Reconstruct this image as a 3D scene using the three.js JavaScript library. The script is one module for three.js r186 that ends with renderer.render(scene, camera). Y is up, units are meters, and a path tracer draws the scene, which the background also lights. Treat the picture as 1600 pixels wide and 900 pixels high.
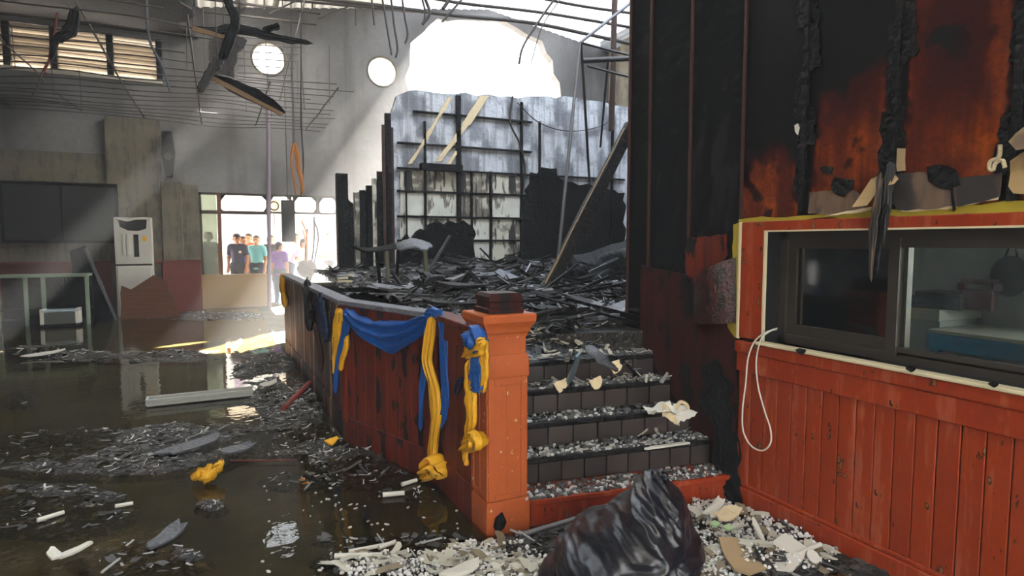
import * as THREE from 'three';
import { mergeGeometries, toCreasedNormals } from 'three/addons/utils/BufferGeometryUtils.js';
import { RoundedBoxGeometry } from 'three/addons/geometries/RoundedBoxGeometry.js';
import { MarchingCubes } from 'three/addons/objects/MarchingCubes.js';

// ---------- camera, sky, sun, haze, exposure ----------
const scene = new THREE.Scene();
const camera = new THREE.PerspectiveCamera(50.23, 16 / 9, 0.05, 200);
camera.position.set(0, 1.6, 0);
camera.rotation.order = 'YXZ';
camera.rotation.set(-0.07589, -0.44506, 0);
camera.updateMatrixWorld(true);
const SKY = 7.2, SUN = 620;
scene.background = new THREE.Color(0.86 * SKY, 0.94 * SKY, 1.0 * SKY);   // bright hazy sky, the same in every direction
const sun = new THREE.DirectionalLight(0xfff8ee, SUN);
sun.position.set(0.667 * 40, 0.885 * 40, -0.79 * 40 - 8); sun.target.position.set(0, 0, -8);
sun.castShadow = true; sun.shadow.mapSize.set(4096, 4096);
Object.assign(sun.shadow.camera, { left: -22, right: 22, top: 22, bottom: -22, near: 1, far: 110 });
scene.add(sun, sun.target);
scene.fog = new THREE.FogExp2(0xffffff, 0.01);                           // smoke still hanging in the hall
const EXPOSURE = 0.8;

// ---------- helpers ----------
const V = (x, y, z) => new THREE.Vector3(x, y, z), PI = Math.PI;
let seed_ = 7;
const reseed = (s) => { seed_ = s; };
const R = () => { seed_ = (seed_ + 0x6d2b79f5) | 0; let t = Math.imul(seed_ ^ (seed_ >>> 15), 1 | seed_); t = (t + Math.imul(t ^ (t >>> 7), 61 | t)) ^ t; return ((t ^ (t >>> 14)) >>> 0) / 4294967296; };
const rr = (a, b) => a + (b - a) * R(), pick = (a) => a[Math.floor(R() * a.length)];
const clamp = (x, a = 0, b = 1) => Math.min(b, Math.max(a, x)), lerp = (a, b, t) => a + (b - a) * t;
const sst = (a, b, x) => { const t = clamp((x - a) / (b - a)); return t * t * (3 - 2 * t); };
const hash = (x, y, s = 0) => { let h = Math.imul(x | 0, 374761393) ^ Math.imul(y | 0, 668265263) ^ Math.imul(s | 0, 1274126177); h = Math.imul(h ^ (h >>> 13), 1274126177); return ((h ^ (h >>> 16)) >>> 0) / 4294967296; };
const mod = (a, n) => ((a % n) + n) % n;
function vn(x, y, s = 0, px = 1e6, py = 1e6) {                              // value noise, periodic if asked
  const ix = Math.floor(x), iy = Math.floor(y); let fx = x - ix, fy = y - iy; fx = fx * fx * (3 - 2 * fx); fy = fy * fy * (3 - 2 * fy);
  const h = (a, b) => hash(mod(ix + a, px), mod(iy + b, py), s);
  return lerp(lerp(h(0, 0), h(1, 0), fx), lerp(h(0, 1), h(1, 1), fx), fy);
}
function fbm(x, y, o = 4, s = 0, px = 1e6, py = 1e6) { let v = 0, a = 0.5, n = 0; for (let i = 0; i < o; i++) { v += a * vn(x, y, s + i * 17, px, py); n += a; a *= 0.5; x *= 2; y *= 2; px *= 2; py *= 2; } return v / n; }
const n3 = (x, y, z, s = 0) => (vn(x + z * 3.1, y - z * 1.7, s) + vn(y + x * 0.3 + 11, z + 5, s + 3) + vn(z + 7, x - y * 0.4, s + 5)) / 3;

// where the line of sight through a picture point (1600 x 900) meets a plane of the hall
const fwd = V(0, 0, -1).applyEuler(camera.rotation), rgt = V(1, 0, 0).applyEuler(camera.rotation), upv = V(0, 1, 0).applyEuler(camera.rotation);
const sight = (px, py) => fwd.clone().addScaledVector(rgt, (px - 800) / 960).addScaledVector(upv, (450 - py) / 960);
const onY = (px, py, y = 0) => { const d = sight(px, py); return d.multiplyScalar((y - 1.6) / d.y).add(camera.position); };
const onZ = (px, py, z) => { const d = sight(px, py); return d.multiplyScalar(z / d.z).add(camera.position); };
const onX = (px, py, x) => { const d = sight(px, py); return d.multiplyScalar(x / d.x).add(camera.position); };

const counts = {};
const numbered = (n) => { const k = (counts[n] = (counts[n] ?? -1) + 1); return k ? n + '_' + String(k).padStart(3, '0') : n; };
const sh = (m) => { m.castShadow = m.receiveShadow = true; return m; };
function part(name, geo, mat, parent) { const m = sh(new THREE.Mesh(geo, mat)); m.name = name; parent.add(m); return m; }
function tag(o, label, category, group) { o.name = numbered(o.name); o.userData.label = label; o.userData.category = category; if (group) o.userData.group = group; scene.add(o); return o; }
function thing(name, label, category, pos = [0, 0, 0], turn = 0, group) { const o = new THREE.Group(); o.name = name; tag(o, label, category, group); o.position.set(...pos); o.rotation.y = turn; return o; }
function single(name, geo, mat, label, category, group) { const m = sh(new THREE.Mesh(geo, mat)); m.name = name; return tag(m, label, category, group); }
function struct(name, geo, mat) { const m = geo ? sh(new THREE.Mesh(geo, mat)) : new THREE.Group(); m.name = name; m.userData.kind = 'structure'; scene.add(m); return m; }
function recentre(geo) { geo.computeBoundingBox(); const b = geo.boundingBox, c = V((b.min.x + b.max.x) / 2, b.min.y, (b.min.z + b.max.z) / 2); geo.translate(-c.x, -c.y, -c.z); return c; }

// uv in metres from the dominant axis of each face
function uvm(g, ou = 0, ov = 0, s = 1) {
  if (g.index) g = g.toNonIndexed();
  const p = g.attributes.position, n = g.attributes.normal, uv = new Float32Array(p.count * 2);
  for (let i = 0; i < p.count; i += 3) {
    const nx = Math.abs(n.getX(i) + n.getX(i + 1) + n.getX(i + 2)), ny = Math.abs(n.getY(i) + n.getY(i + 1) + n.getY(i + 2)), nz = Math.abs(n.getZ(i) + n.getZ(i + 1) + n.getZ(i + 2));
    for (let k = i; k < i + 3; k++) {
      const x = p.getX(k), y = p.getY(k), z = p.getZ(k);
      const [u, v] = nx >= ny && nx >= nz ? [z, y] : ny >= nz ? [x, z] : [x, y];
      uv[k * 2] = u * s + ou; uv[k * 2 + 1] = v * s + ov;
    }
  }
  g.setAttribute('uv', new THREE.BufferAttribute(uv, 2));
  return g;
}
function box(w, h, d, x = 0, y = 0, z = 0, r = 0) {                        // centre x,z; base y
  const g = r ? new RoundedBoxGeometry(w, h, d, 1, Math.min(r, w / 2.1, h / 2.1, d / 2.1)) : new THREE.BoxGeometry(w, h, d);
  g.translate(x, y + h / 2, z);
  return uvm(g, R() * 5, R() * 5);
}
const span = (x0, x1, y0, y1, z0, z1, r = 0) => box(Math.abs(x1 - x0), y1 - y0, Math.abs(z1 - z0), (x0 + x1) / 2, y0, (z0 + z1) / 2, r);
const merge = (a) => mergeGeometries(a.map((g) => { g = g.index ? g.toNonIndexed() : g; for (const k of Object.keys(g.attributes)) if (!['position', 'normal', 'uv'].includes(k)) g.deleteAttribute(k); return g; }));
function bar(a, b, r, sides = 6, r2 = r) { const d = b.clone().sub(a), g = new THREE.CylinderGeometry(r2, r, d.length(), sides, 1); g.applyQuaternion(new THREE.Quaternion().setFromUnitVectors(V(0, 1, 0), d.clone().normalize())); g.translate((a.x + b.x) / 2, (a.y + b.y) / 2, (a.z + b.z) / 2); return g; }
function beam(a, b, w, t, roll = 0) {                                       // square timber or steel section between two points
  const d = b.clone().sub(a), g = new THREE.BoxGeometry(w, d.length(), t, 1, 6, 1); g.rotateY(roll);
  const p = g.attributes.position; for (let i = 0; i < p.count; i++) { const y = p.getY(i); p.setX(i, p.getX(i) * (0.8 + 0.4 * vn(y * 5, 1, 3)) ); p.setZ(i, p.getZ(i) * (0.8 + 0.4 * vn(y * 5, 7, 9))); }
  g.computeVertexNormals(); const u = uvm(g, R() * 3, R() * 3);
  u.applyQuaternion(new THREE.Quaternion().setFromUnitVectors(V(0, 1, 0), d.clone().normalize())); u.translate((a.x + b.x) / 2, (a.y + b.y) / 2, (a.z + b.z) / 2); return u;
}
const tube = (pts, r, seg = 40, sides = 6) => new THREE.TubeGeometry(new THREE.CatmullRomCurve3(pts, false, 'centripetal'), seg, r, sides, false);
function surf(nu, nv, f, closedU = false) {                                 // indexed sheet f(u,v) -> Vector3
  const pos = [], uv = [], idx = [];
  for (let j = 0; j <= nv; j++) for (let i = 0; i <= nu; i++) { const p = f(i / nu, j / nv); pos.push(p.x, p.y, p.z); uv.push(i / nu, j / nv); }
  for (let j = 0; j < nv; j++) for (let i = 0; i < nu; i++) { const a = j * (nu + 1) + i, b = a + 1, c = a + nu + 1, d = c + 1; idx.push(a, b, d, a, d, c); }
  const g = new THREE.BufferGeometry(); g.setAttribute('position', new THREE.Float32BufferAttribute(pos, 3)); g.setAttribute('uv', new THREE.Float32BufferAttribute(uv, 2)); g.setIndex(idx); g.computeVertexNormals(); return g;
}
// crumpled cloth or strip: a closed lumpy section swept along a path; N is the way it faces
function loft(pts, w, t, { N = V(0, 0, 1), seg = 40, ring = 20, fold = 0.5, k = 4, s = 1, ragged = 0.25 } = {}) {
  const c = new THREE.CatmullRomCurve3(pts, false, 'centripetal'), W = Array.isArray(w) ? w : [w, w], T = Array.isArray(t) ? t : [t, t];
  const at = (a, u) => { const x = u * (a.length - 1), i = Math.min(a.length - 2, Math.floor(x)); return lerp(a[i], a[i + 1], x - i); };
  const g = surf(ring, seg, (u, v) => {
    const p = c.getPoint(v), tg = c.getTangent(v), S = tg.clone().cross(N).normalize(), M = S.clone().cross(tg).normalize(), a = u * 2 * PI;
    const x = Math.cos(a), y = Math.sin(a), end = Math.min(1, Math.min(v, 1 - v) * 18 + 0.05);
    const f = 1 + fold * Math.sin(x * k * 2.2 + 3 * vn(v * 5, s, s)) * (0.6 + 0.8 * vn(v * 7 + 3, x * 2, s + 2));
    const rg = 1 + ragged * (vn(v * 11, x > 0 ? 1 : 9, s + 4) - 0.5) * 2;
    return p.addScaledVector(S, x * at(W, v) * rg * end).addScaledVector(M, (y * f + 0.45 * fold * Math.cos(x * k * 2)) * at(T, v) * end);
  });
  return g;
}
// broken flat piece: ragged outline with thickness, slightly bent
function shard(w, h, t, s, bend = 0, n = 11) {
  const shp = new THREE.Shape();
  for (let i = 0; i < n; i++) { const a = (i / n) * 2 * PI, q = 0.72 + 0.4 * hash(i, s, 5), c = Math.cos(a), d = Math.sin(a), m = Math.max(Math.abs(c), Math.abs(d)), x = (c / m) * w / 2 * q, y = (d / m) * h / 2 * q; i ? shp.lineTo(x, y) : shp.moveTo(x, y); }
  const g = new THREE.ExtrudeGeometry(shp, { depth: t, bevelEnabled: false }); g.rotateX(-PI / 2); g.translate(0, 0, 0);
  if (bend) { const p = g.attributes.position; for (let i = 0; i < p.count; i++) p.setY(i, p.getY(i) + bend * (p.getX(i) / w) ** 2 * 4 + bend * 0.5 * (hash(i, s) - 0.5) * 0); g.computeVertexNormals(); }
  return uvm(g, s * 0.37, s * 0.71);
}
// polygon in a wall plane extruded; pts are [a, b] pairs
function slab(pts, t, holes = []) {
  const s = new THREE.Shape(pts.map((p) => new THREE.Vector2(p[0], p[1]))); for (const h of holes) s.holes.push(new THREE.Path(h.map((p) => new THREE.Vector2(p[0], p[1]))));
  return new THREE.ExtrudeGeometry(s, { depth: t, bevelEnabled: false });
}
const ragged = (pts, amp, step, s) => { const out = []; for (let i = 0; i < pts.length; i++) { const a = pts[i], b = pts[(i + 1) % pts.length], L = Math.hypot(b[0] - a[0], b[1] - a[1]), n = Math.max(1, Math.round(L / step)); for (let k = 0; k < n; k++) { const t = k / n, m = k ? 1 : 0.3; out.push([lerp(a[0], b[0], t) + m * amp * (hash(i * 91 + k, s, 1) - 0.5) * 2, lerp(a[1], b[1], t) + m * amp * (hash(i * 91 + k, s, 2) - 0.5) * 2]); } } return out; };

// ---------- textures ----------
function tex(w, h, fn, srgb = true, rep = null) {
  const d = new Uint8Array(w * h * 4);
  for (let j = 0; j < h; j++) for (let i = 0; i < w; i++) { const c = fn(i / w, j / h), o = (j * w + i) * 4; if (typeof c === 'number') d[o] = d[o + 1] = d[o + 2] = clamp(c * 255, 0, 255); else for (let k = 0; k < 3; k++) d[o + k] = clamp(c[k], 0, 255); d[o + 3] = 255; }
  const t = new THREE.DataTexture(d, w, h); t.wrapS = t.wrapT = THREE.RepeatWrapping; t.magFilter = THREE.LinearFilter; t.minFilter = THREE.LinearMipmapLinearFilter; t.generateMipmaps = true;
  if (srgb) t.colorSpace = THREE.SRGBColorSpace; if (rep) t.repeat.set(...rep); t.needsUpdate = true; return t;
}
const mix3 = (a, b, t) => [lerp(a[0], b[0], t), lerp(a[1], b[1], t), lerp(a[2], b[2], t)];
const T = {};
T.bump = tex(512, 512, (u, v) => 0.6 * fbm(u * 8, v * 8, 5, 3, 8, 8) + 0.4 * fbm(u * 48, v * 48, 2, 8, 48, 48), false);
T.char = tex(512, 512, (u, v) => { const n = fbm(u * 6, v * 6, 5, 21, 6, 6), c = fbm(u * 40, v * 40, 2, 4, 40, 40), ash = sst(0.66, 0.8, c + 0.35 * (n - 0.5)); return mix3(mix3([17, 16, 17], [34, 31, 30], n), [96, 92, 88], ash * 0.55); });
T.charBump = tex(512, 512, (u, v) => { const a = Math.abs(fbm(u * 14, v * 14, 3, 51, 14, 14) - 0.5) * 4, b = Math.abs(fbm(u * 30, v * 30, 2, 61, 30, 30) - 0.5) * 3; return clamp(0.6 * a + 0.4 * b); }, false);
T.red = tex(1024, 1024, (u, v) => {                                          // brick-red gloss paint, scuffed: pale lilac rubs run down, brown chips
  const n = fbm(u * 5, v * 3, 4, 1, 5, 3), f = fbm(u * 120, v * 60, 2, 2, 120, 60), st = fbm(u * 34, v * 2.0, 4, 9, 34, 2), ch = fbm(u * 26, v * 13, 4, 31, 26, 13);
  let c = mix3([150, 66, 16], [176, 86, 24], n); c = mix3(c, [124, 52, 16], f * 0.3);
  c = mix3(c, [186, 132, 140], sst(0.57, 0.76, st * 0.8 + 0.28 * fbm(u * 60, v * 18, 2, 77, 60, 18)) * 0.6);
  c = mix3(c, [52, 40, 32], sst(0.765, 0.785, ch)); c = mix3(c, [188, 176, 160], sst(0.80, 0.82, ch) * 0.7);
  return c;
});
T.redPlain = tex(512, 512, (u, v) => { const n = fbm(u * 4, v * 4, 4, 11, 4, 4), f = fbm(u * 90, v * 40, 2, 12, 90, 40), ch = fbm(u * 30, v * 24, 4, 35, 30, 24); let c = mix3([168, 78, 36], [186, 92, 48], n); c = mix3(c, [140, 62, 34], f * 0.25); return mix3(c, [214, 190, 160], sst(0.8, 0.82, ch)); });
T.redDark = tex(512, 512, (u, v) => { const n = fbm(u * 4, v * 2, 5, 41, 4, 2), s = fbm(u * 30, v * 2, 3, 43, 30, 2), c = fbm(u * 14, v * 7, 4, 45, 14, 7); return mix3(mix3(mix3([84, 28, 15], [116, 42, 20], n), [40, 22, 20], sst(0.45, 0.8, s) * 0.55), [22, 18, 17], sst(0.6, 0.66, c)); });
T.scorch = tex(512, 512, (u, v) => { const n = fbm(u * 12, v * 1.0, 4, 71, 12, 1), c = fbm(u * 9, v * 5, 4, 72, 9, 5); let k = mix3([74, 30, 20], [24, 19, 19], sst(0.34, 0.6, c)); return mix3(k, [168, 126, 92], sst(0.57, 0.72, n + 0.12 * (c - 0.5))); });
T.plaster = tex(640, 640, (u, v) => { const n = fbm(u * 5, v * 5, 5, 81, 5, 5), d = fbm(u * 14, v * 2, 4, 82, 14, 2), f = fbm(u * 90, v * 90, 2, 83, 90, 90); let c = mix3([114, 108, 92], [86, 82, 70], n); c = mix3(c, [58, 55, 52], sst(0.5, 0.78, d * 0.6 + n * 0.4)); return mix3(c, [56, 52, 52], f * 0.22); });
T.sooty = tex(640, 640, (u, v) => { const n = fbm(u * 4, v * 4, 5, 91, 4, 4), d = fbm(u * 22, v * 2, 4, 92, 22, 2), f = fbm(u * 80, v * 80, 2, 93, 80, 80); let c = mix3([206, 208, 212], [138, 140, 146], sst(0.32, 0.66, n)); c = mix3(c, [70, 68, 72], sst(0.52, 0.76, d) * 0.3); return mix3(c, [128, 124, 118], sst(0.74, 0.82, f) * 0.35); });
T.farWall = tex(768, 768, (u, v) => { const n = fbm(u * 6, v * 6, 5, 95, 6, 6), d = fbm(u * 30, v * 3, 4, 96, 30, 3), f = fbm(u * 110, v * 110, 2, 97, 110, 110); let c = mix3([122, 122, 124], [88, 87, 88], sst(0.3, 0.7, n)); c = mix3(c, [74, 72, 74], sst(0.55, 0.8, d) * 0.5); return mix3(c, [62, 60, 62], f * 0.25); }, true, [0.12, 0.12]);
T.mud = tex(512, 512, (u, v) => { const n = fbm(u * 4, v * 4, 5, 101, 4, 4), f = fbm(u * 60, v * 60, 3, 102, 60, 60); return mix3(mix3([78, 74, 54], [50, 48, 38], sst(0.3, 0.7, n)), [34, 33, 29], f * 0.15); });
T.ash = tex(1024, 1024, (u, v) => {
  const n = fbm(u * 7, v * 7, 4, 111, 7, 7), f = fbm(u * 90, v * 90, 2, 112, 90, 90), w = fbm(u * 46, v * 46, 3, 113, 46, 46), b = fbm(u * 20, v * 30, 3, 115, 20, 30);
  let c = mix3([40, 37, 35], [66, 62, 58], n); c = mix3(c, [18, 17, 18], f * 0.6); c = mix3(c, [84, 58, 42], sst(0.62, 0.72, b) * 0.5); return mix3(c, [158, 154, 146], sst(0.63, 0.72, w));
});
T.ashBump = tex(512, 512, (u, v) => 0.5 * fbm(u * 30, v * 30, 3, 121, 30, 30) + 0.5 * Math.abs(fbm(u * 60, v * 60, 2, 122, 60, 60) - 0.5) * 2, false);
T.rip = tex(512, 512, (u, v) => fbm(u * 10, v * 10, 4, 131, 10, 10), false);
T.wood = tex(512, 512, (u, v) => { const g = fbm(u * 3, v * 40, 4, 141, 3, 40); return mix3([120, 84, 56], [78, 50, 34], g); });
T.tile = tex(256, 256, (u, v) => { const n = fbm(u * 5, v * 5, 4, 151, 5, 5); return mix3([74, 64, 60], [40, 35, 35], n); });
T.cloth = tex(256, 256, (u, v) => 0.5 * fbm(u * 60, v * 20, 2, 161, 60, 20) + 0.5 * fbm(u * 10, v * 30, 3, 163, 10, 30), false);
// fire-scorched orange panelling, 3 m along the wall by 2.4 m up: char eats it from the top and along the studs
T.burn = tex(1024, 896, (u, v) => {
  const z = -3.95 + u * 3.6, h = 1.7 + v * 2.4, n = fbm(u * 14, v * 9, 5, 171), m = fbm(u * 40, v * 24, 4, 172), st = fbm(u * 60, v * 5, 4, 173), g = fbm(u * 220, v * 180, 2, 175);
  const reach = z < -2.82 ? -1 : z < -2.36 ? 2.13 : z < -1.87 ? 2.19 : 2.62 + 0.5 * sst(-1.7, -1.42, z);
  let live = sst(0.3, -0.22, h - reach + (n - 0.5) * 0.75 + (m - 0.5) * 0.35);
  const p = mod(z + 1.376, 0.4865), edge = Math.min(p, 0.4865 - p); live *= sst(0.01, 0.07, edge + (m - 0.5) * 0.1);
  live *= 1 - 0.75 * sst(0.56, 0.66, n * 0.6 + m * 0.4 + 0.1 * (st - 0.5));
  const hot = Math.max(sst(0.15, 0.03, edge + (m - 0.5) * 0.12), 0.8 * sst(2.3, 2.02, h + (n - 0.5) * 0.4)) * (0.6 + 0.8 * st); const orange = mix3([116, 46, 6], [216, 112, 18], sst(0.3, 0.75, st * 0.6 + m * 0.4));
  let c = mix3([12, 11, 13], [66, 18, 8], sst(0.04, 0.4, live)); c = mix3(c, orange, sst(0.3, 0.85, live) * clamp(hot)); return mix3(c, [8, 7, 8], g * 0.3);
});
const mat = (o) => new THREE.MeshStandardMaterial({ side: THREE.DoubleSide, ...o });
const phys = (o) => new THREE.MeshPhysicalMaterial({ side: THREE.DoubleSide, ...o });
const M = {
  red: phys({ map: T.red, color: 0xd6a888, specularIntensity: 0.45, roughness: 0.45, bumpMap: T.bump, bumpScale: 0.002 }),
  redTrim: phys({ map: T.red, specularIntensity: 0.45, roughness: 0.45, color: 0xdba67e }),
  pillar: phys({ map: T.redPlain, specularIntensity: 0.5, roughness: 0.5, color: 0xf6fff0, bumpMap: T.bump, bumpScale: 0.0015 }),
  redDark: phys({ map: T.redDark, specularIntensity: 0.35, roughness: 0.5, bumpMap: T.bump, bumpScale: 0.003 }),
  scorch: phys({ map: T.scorch, specularIntensity: 0.5, roughness: 0.6, bumpMap: T.charBump, bumpScale: 0.004 }),
  char: phys({ map: T.char, color: 0xb0b0b4, specularIntensity: 0.3, roughness: 0.6, bumpMap: T.charBump, bumpScale: 0.01 }),
  charMatt: phys({ map: T.char, specularIntensity: 0.2, roughness: 0.85, color: 0x80808c, bumpMap: T.charBump, bumpScale: 0.008 }),
  burn: phys({ map: T.burn, color: 0xd4c4b4, specularIntensity: 0.25, roughness: 0.55, bumpMap: T.bump, bumpScale: 0.004 }),
  plaster: mat({ map: T.plaster, roughness: 0.9, bumpMap: T.bump, bumpScale: 0.004 }),
  sooty: mat({ map: T.sooty, roughness: 0.9, bumpMap: T.bump, bumpScale: 0.004 }),
  farWall: mat({ map: T.farWall, roughness: 0.95, bumpMap: T.bump, bumpScale: 0.004 }),
  maroon: mat({ color: 0x5a231a, roughness: 0.6, bumpMap: T.bump, bumpScale: 0.002 }),
  mud: mat({ map: T.mud, roughness: 0.85 }),
  ash: mat({ map: T.ash, color: 0xa89c90, roughness: 0.7, bumpMap: T.ashBump, bumpScale: 0.02 }),
  water: phys({ color: 0xc4bc9c, transmission: 1, roughness: 0.02, ior: 1.33, thickness: 0, bumpMap: T.rip, bumpScale: 0.0012 }),
  steel: mat({ color: 0x3a3634, metalness: 0.3, roughness: 0.55, bumpMap: T.bump, bumpScale: 0.002 }),
  steelPale: mat({ color: 0x6a6a6e, metalness: 0.4, roughness: 0.5 }),
  rust: mat({ color: 0x3a241c, roughness: 0.7, metalness: 0.2, bumpMap: T.bump, bumpScale: 0.002 }),
  white: mat({ color: 0xcfcabd, roughness: 0.75, bumpMap: T.bump, bumpScale: 0.003 }),
  bone: mat({ color: 0xd8d3c6, roughness: 0.6, bumpMap: T.bump, bumpScale: 0.002 }),
  tan: mat({ color: 0x9a8260, roughness: 0.8, bumpMap: T.bump, bumpScale: 0.003 }),
  yellow: mat({ color: 0x9c8a1e, roughness: 0.6, bumpMap: T.bump, bumpScale: 0.003 }),
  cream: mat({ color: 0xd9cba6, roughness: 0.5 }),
  wood: mat({ map: T.wood, roughness: 0.7 }),
  tile: mat({ map: T.tile, roughness: 0.3, bumpMap: T.bump, bumpScale: 0.001 }),
  tileGrey: mat({ map: T.tile, roughness: 0.3, color: 0xffffff, bumpMap: T.bump, bumpScale: 0.001 }),
  blue: mat({ color: 0x0a4a94, roughness: 0.55, bumpMap: T.cloth, bumpScale: 0.006 }),
  gold: mat({ color: 0xe0a412, roughness: 0.55, bumpMap: T.cloth, bumpScale: 0.006 }),
  darkAlu: mat({ color: 0x3b352f, metalness: 0.5, roughness: 0.45 }),
  black: mat({ color: 0x0d0d0f, roughness: 0.5, bumpMap: T.bump, bumpScale: 0.003 }),
  bag: phys({ color: 0x0c0d16, roughness: 0.4, bumpMap: T.rip, bumpScale: 0.012, clearcoat: 0.15, clearcoatRoughness: 0.3 }),
  glassDark: phys({ color: 0x39393c, transmission: 1, roughness: 0.03, thickness: 0 }),
  glass: phys({ color: 0xe6eeea, transmission: 1, roughness: 0.04, thickness: 0 }),
  glassSmoke: phys({ color: 0xaab0a6, transmission: 0.85, roughness: 0.32, thickness: 0 }),
  sheet: phys({ color: 0xc9c6c0, transmission: 0.016, roughness: 1, thickness: 0 }),
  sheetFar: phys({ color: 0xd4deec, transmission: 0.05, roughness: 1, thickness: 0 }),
  sheetStageAdded: phys({ color: 0xc8d8ee, transmission: 0.14, roughness: 1, thickness: 0 }),
  sheetClear: phys({ color: 0xe4e2dc, transmission: 0.6, roughness: 1, thickness: 0 }),
};
Object.assign(M, {
  ceil: mat({ map: T.char, color: 0xb07868, roughness: 0.9, bumpMap: T.charBump, bumpScale: 0.01 }), ceil2: mat({ map: T.redDark, color: 0x5c4a48, roughness: 0.9, bumpMap: T.charBump, bumpScale: 0.01 }),
  ember: mat({ color: 0x36120c, roughness: 0.6, bumpMap: T.charBump, bumpScale: 0.004 }), emberBoard: phys({ map: T.redDark, specularIntensity: 0.4, color: 0x8c7874, roughness: 0.6, bumpMap: T.bump, bumpScale: 0.003 }),
  office: mat({ color: 0xbcbcba, roughness: 0.8, bumpMap: T.bump, bumpScale: 0.002 }), blueFrame: mat({ color: 0x1389bd, roughness: 0.5 }), darkRed: mat({ color: 0x4a0d12, roughness: 0.4 }),
  glassSoot: phys({ color: 0x0c0c0c, transmission: 0.9, roughness: 0.06, thickness: 0 }),
  sooty2: mat({ map: T.sooty, color: 0xffffff, roughness: 0.85, bumpMap: T.charBump, bumpScale: 0.006 }),
  panel: mat({ map: T.panel ??= tex(512, 512, (u, v) => { const n = fbm(u * 6, v * 6, 5, 201, 6, 6), d = fbm(u * 16, v * 4, 4, 202, 16, 4); return mix3(mix3([232, 232, 220], [200, 196, 182], n), [70, 62, 54], sst(0.6, 0.76, d) * 0.8); }), roughness: 0.7 }),
  panelDirty: mat({ map: T.panelD ??= tex(512, 512, (u, v) => { const n = fbm(u * 7, v * 7, 5, 211, 7, 7), d = fbm(u * 18, v * 3, 4, 212, 18, 3); return mix3(mix3([206, 200, 182], [120, 112, 100], sst(0.4, 0.66, n)), [40, 36, 35], sst(0.54, 0.68, d)); }), roughness: 0.75 }),
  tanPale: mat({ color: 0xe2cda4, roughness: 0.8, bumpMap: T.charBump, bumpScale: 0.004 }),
});
Object.assign(M, { louvre: mat({ color: 0x4e4230, roughness: 0.7 }), ashDark: mat({ map: T.ash, color: 0x7c7c84, roughness: 0.42, bumpMap: T.ashBump, bumpScale: 0.03 }), ashPale: mat({ color: 0x4a4c52, roughness: 0.55, bumpMap: T.charBump, bumpScale: 0.006 }) });
Object.assign(M, {
  blueBurnt: mat({ color: 0x0a1c3c, roughness: 0.6, bumpMap: T.cloth, bumpScale: 0.006 }),
  veneer: mat({ map: T.veneer ??= tex(512, 256, (u, v) => { const n = fbm(u * 6, v * 4, 5, 221, 6, 4), f = fbm(u * 30, v * 6, 3, 222, 30, 6); return mix3(mix3([112, 88, 66], [70, 52, 40], f), [28, 22, 19], sst(0.42, 0.62, n)); }), roughness: 0.65 }),
  veneerPale: mat({ map: T.veneerP ??= tex(256, 256, (u, v) => { const n = fbm(u * 5, v * 5, 4, 231, 5, 5); return mix3([158, 130, 84], [78, 58, 36], sst(0.45, 0.72, n)); }), roughness: 0.6 }),
  scorchSheet: mat({ map: T.redDark, color: 0x8c7c70, roughness: 0.5, bumpMap: T.charBump, bumpScale: 0.004 }),
});
Object.assign(M, {
  cooler: mat({ color: 0xb9b7ae, roughness: 0.6, bumpMap: T.bump, bumpScale: 0.004 }), cardboard: mat({ map: T.wood, color: 0xd2c0a8, roughness: 0.9 }), greenPale: mat({ color: 0x6f7f6c, roughness: 0.6 }), paleBlue: mat({ color: 0xa9bcc4, roughness: 0.4 }), postLilac: mat({ color: 0x756a78, roughness: 0.6, bumpMap: T.bump, bumpScale: 0.002 }),
  wireRed: mat({ color: 0x5e2018, roughness: 0.6 }), wireTan: mat({ color: 0xc07a34, roughness: 0.6 }), ashCap: mat({ color: 0x606066, roughness: 0.7, bumpMap: T.ashBump, bumpScale: 0.01 }), tray: mat({ color: 0xa6a69e, roughness: 0.6 }), hangBrown: mat({ color: 0x4c4644, roughness: 0.9, bumpMap: T.charBump, bumpScale: 0.008 }), batten: mat({ color: 0x6f5638, roughness: 0.8 }), beamWood: mat({ map: T.char, color: 0xe8c8ac, roughness: 0.75, bumpMap: T.charBump, bumpScale: 0.01 }), olive: mat({ color: 0x5c5a48, roughness: 0.7 }), charDeep: phys({ map: T.char, specularIntensity: 0.3, color: 0x7a7a80, roughness: 0.9, bumpMap: T.charBump, bumpScale: 0.012 }),
  maroonBright: mat({ color: 0x7c2c26, roughness: 0.6 }), greenChip: mat({ color: 0xa6c08c, roughness: 0.5 }), steelBlue: mat({ color: 0x6f8796, roughness: 0.4, metalness: 0.3 }), paving: mat({ color: 0x7c766c, roughness: 0.9 }), facade: mat({ color: 0xb8b3a8, roughness: 0.9 }), unit: mat({ color: 0xb8a48e, roughness: 0.6 }),
});

// ---------- the hall: floor, walls, roof ----------
const ZF = -16.2, roofY = (x) => (x < 7 ? 7.35 + 0.15 * (x - 2.4) : 8.04 - 0.16 * (x - 7));
struct('floor', span(-9, 11.2, -0.3, -0.03, ZF - 0.3, 3.2), M.mud);
struct('ground_yard', span(-12, 14, -0.3, -0.02, 2.8, 16), mat({ color: 0x5e5b58, roughness: 0.9, bumpMap: T.bump, bumpScale: 0.01 }));
struct('ground_street', span(-30, 40, -0.3, -0.02, -46, ZF - 0.3), mat({ color: 0x68645c, roughness: 0.9, bumpMap: T.bump, bumpScale: 0.01 }));

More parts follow.
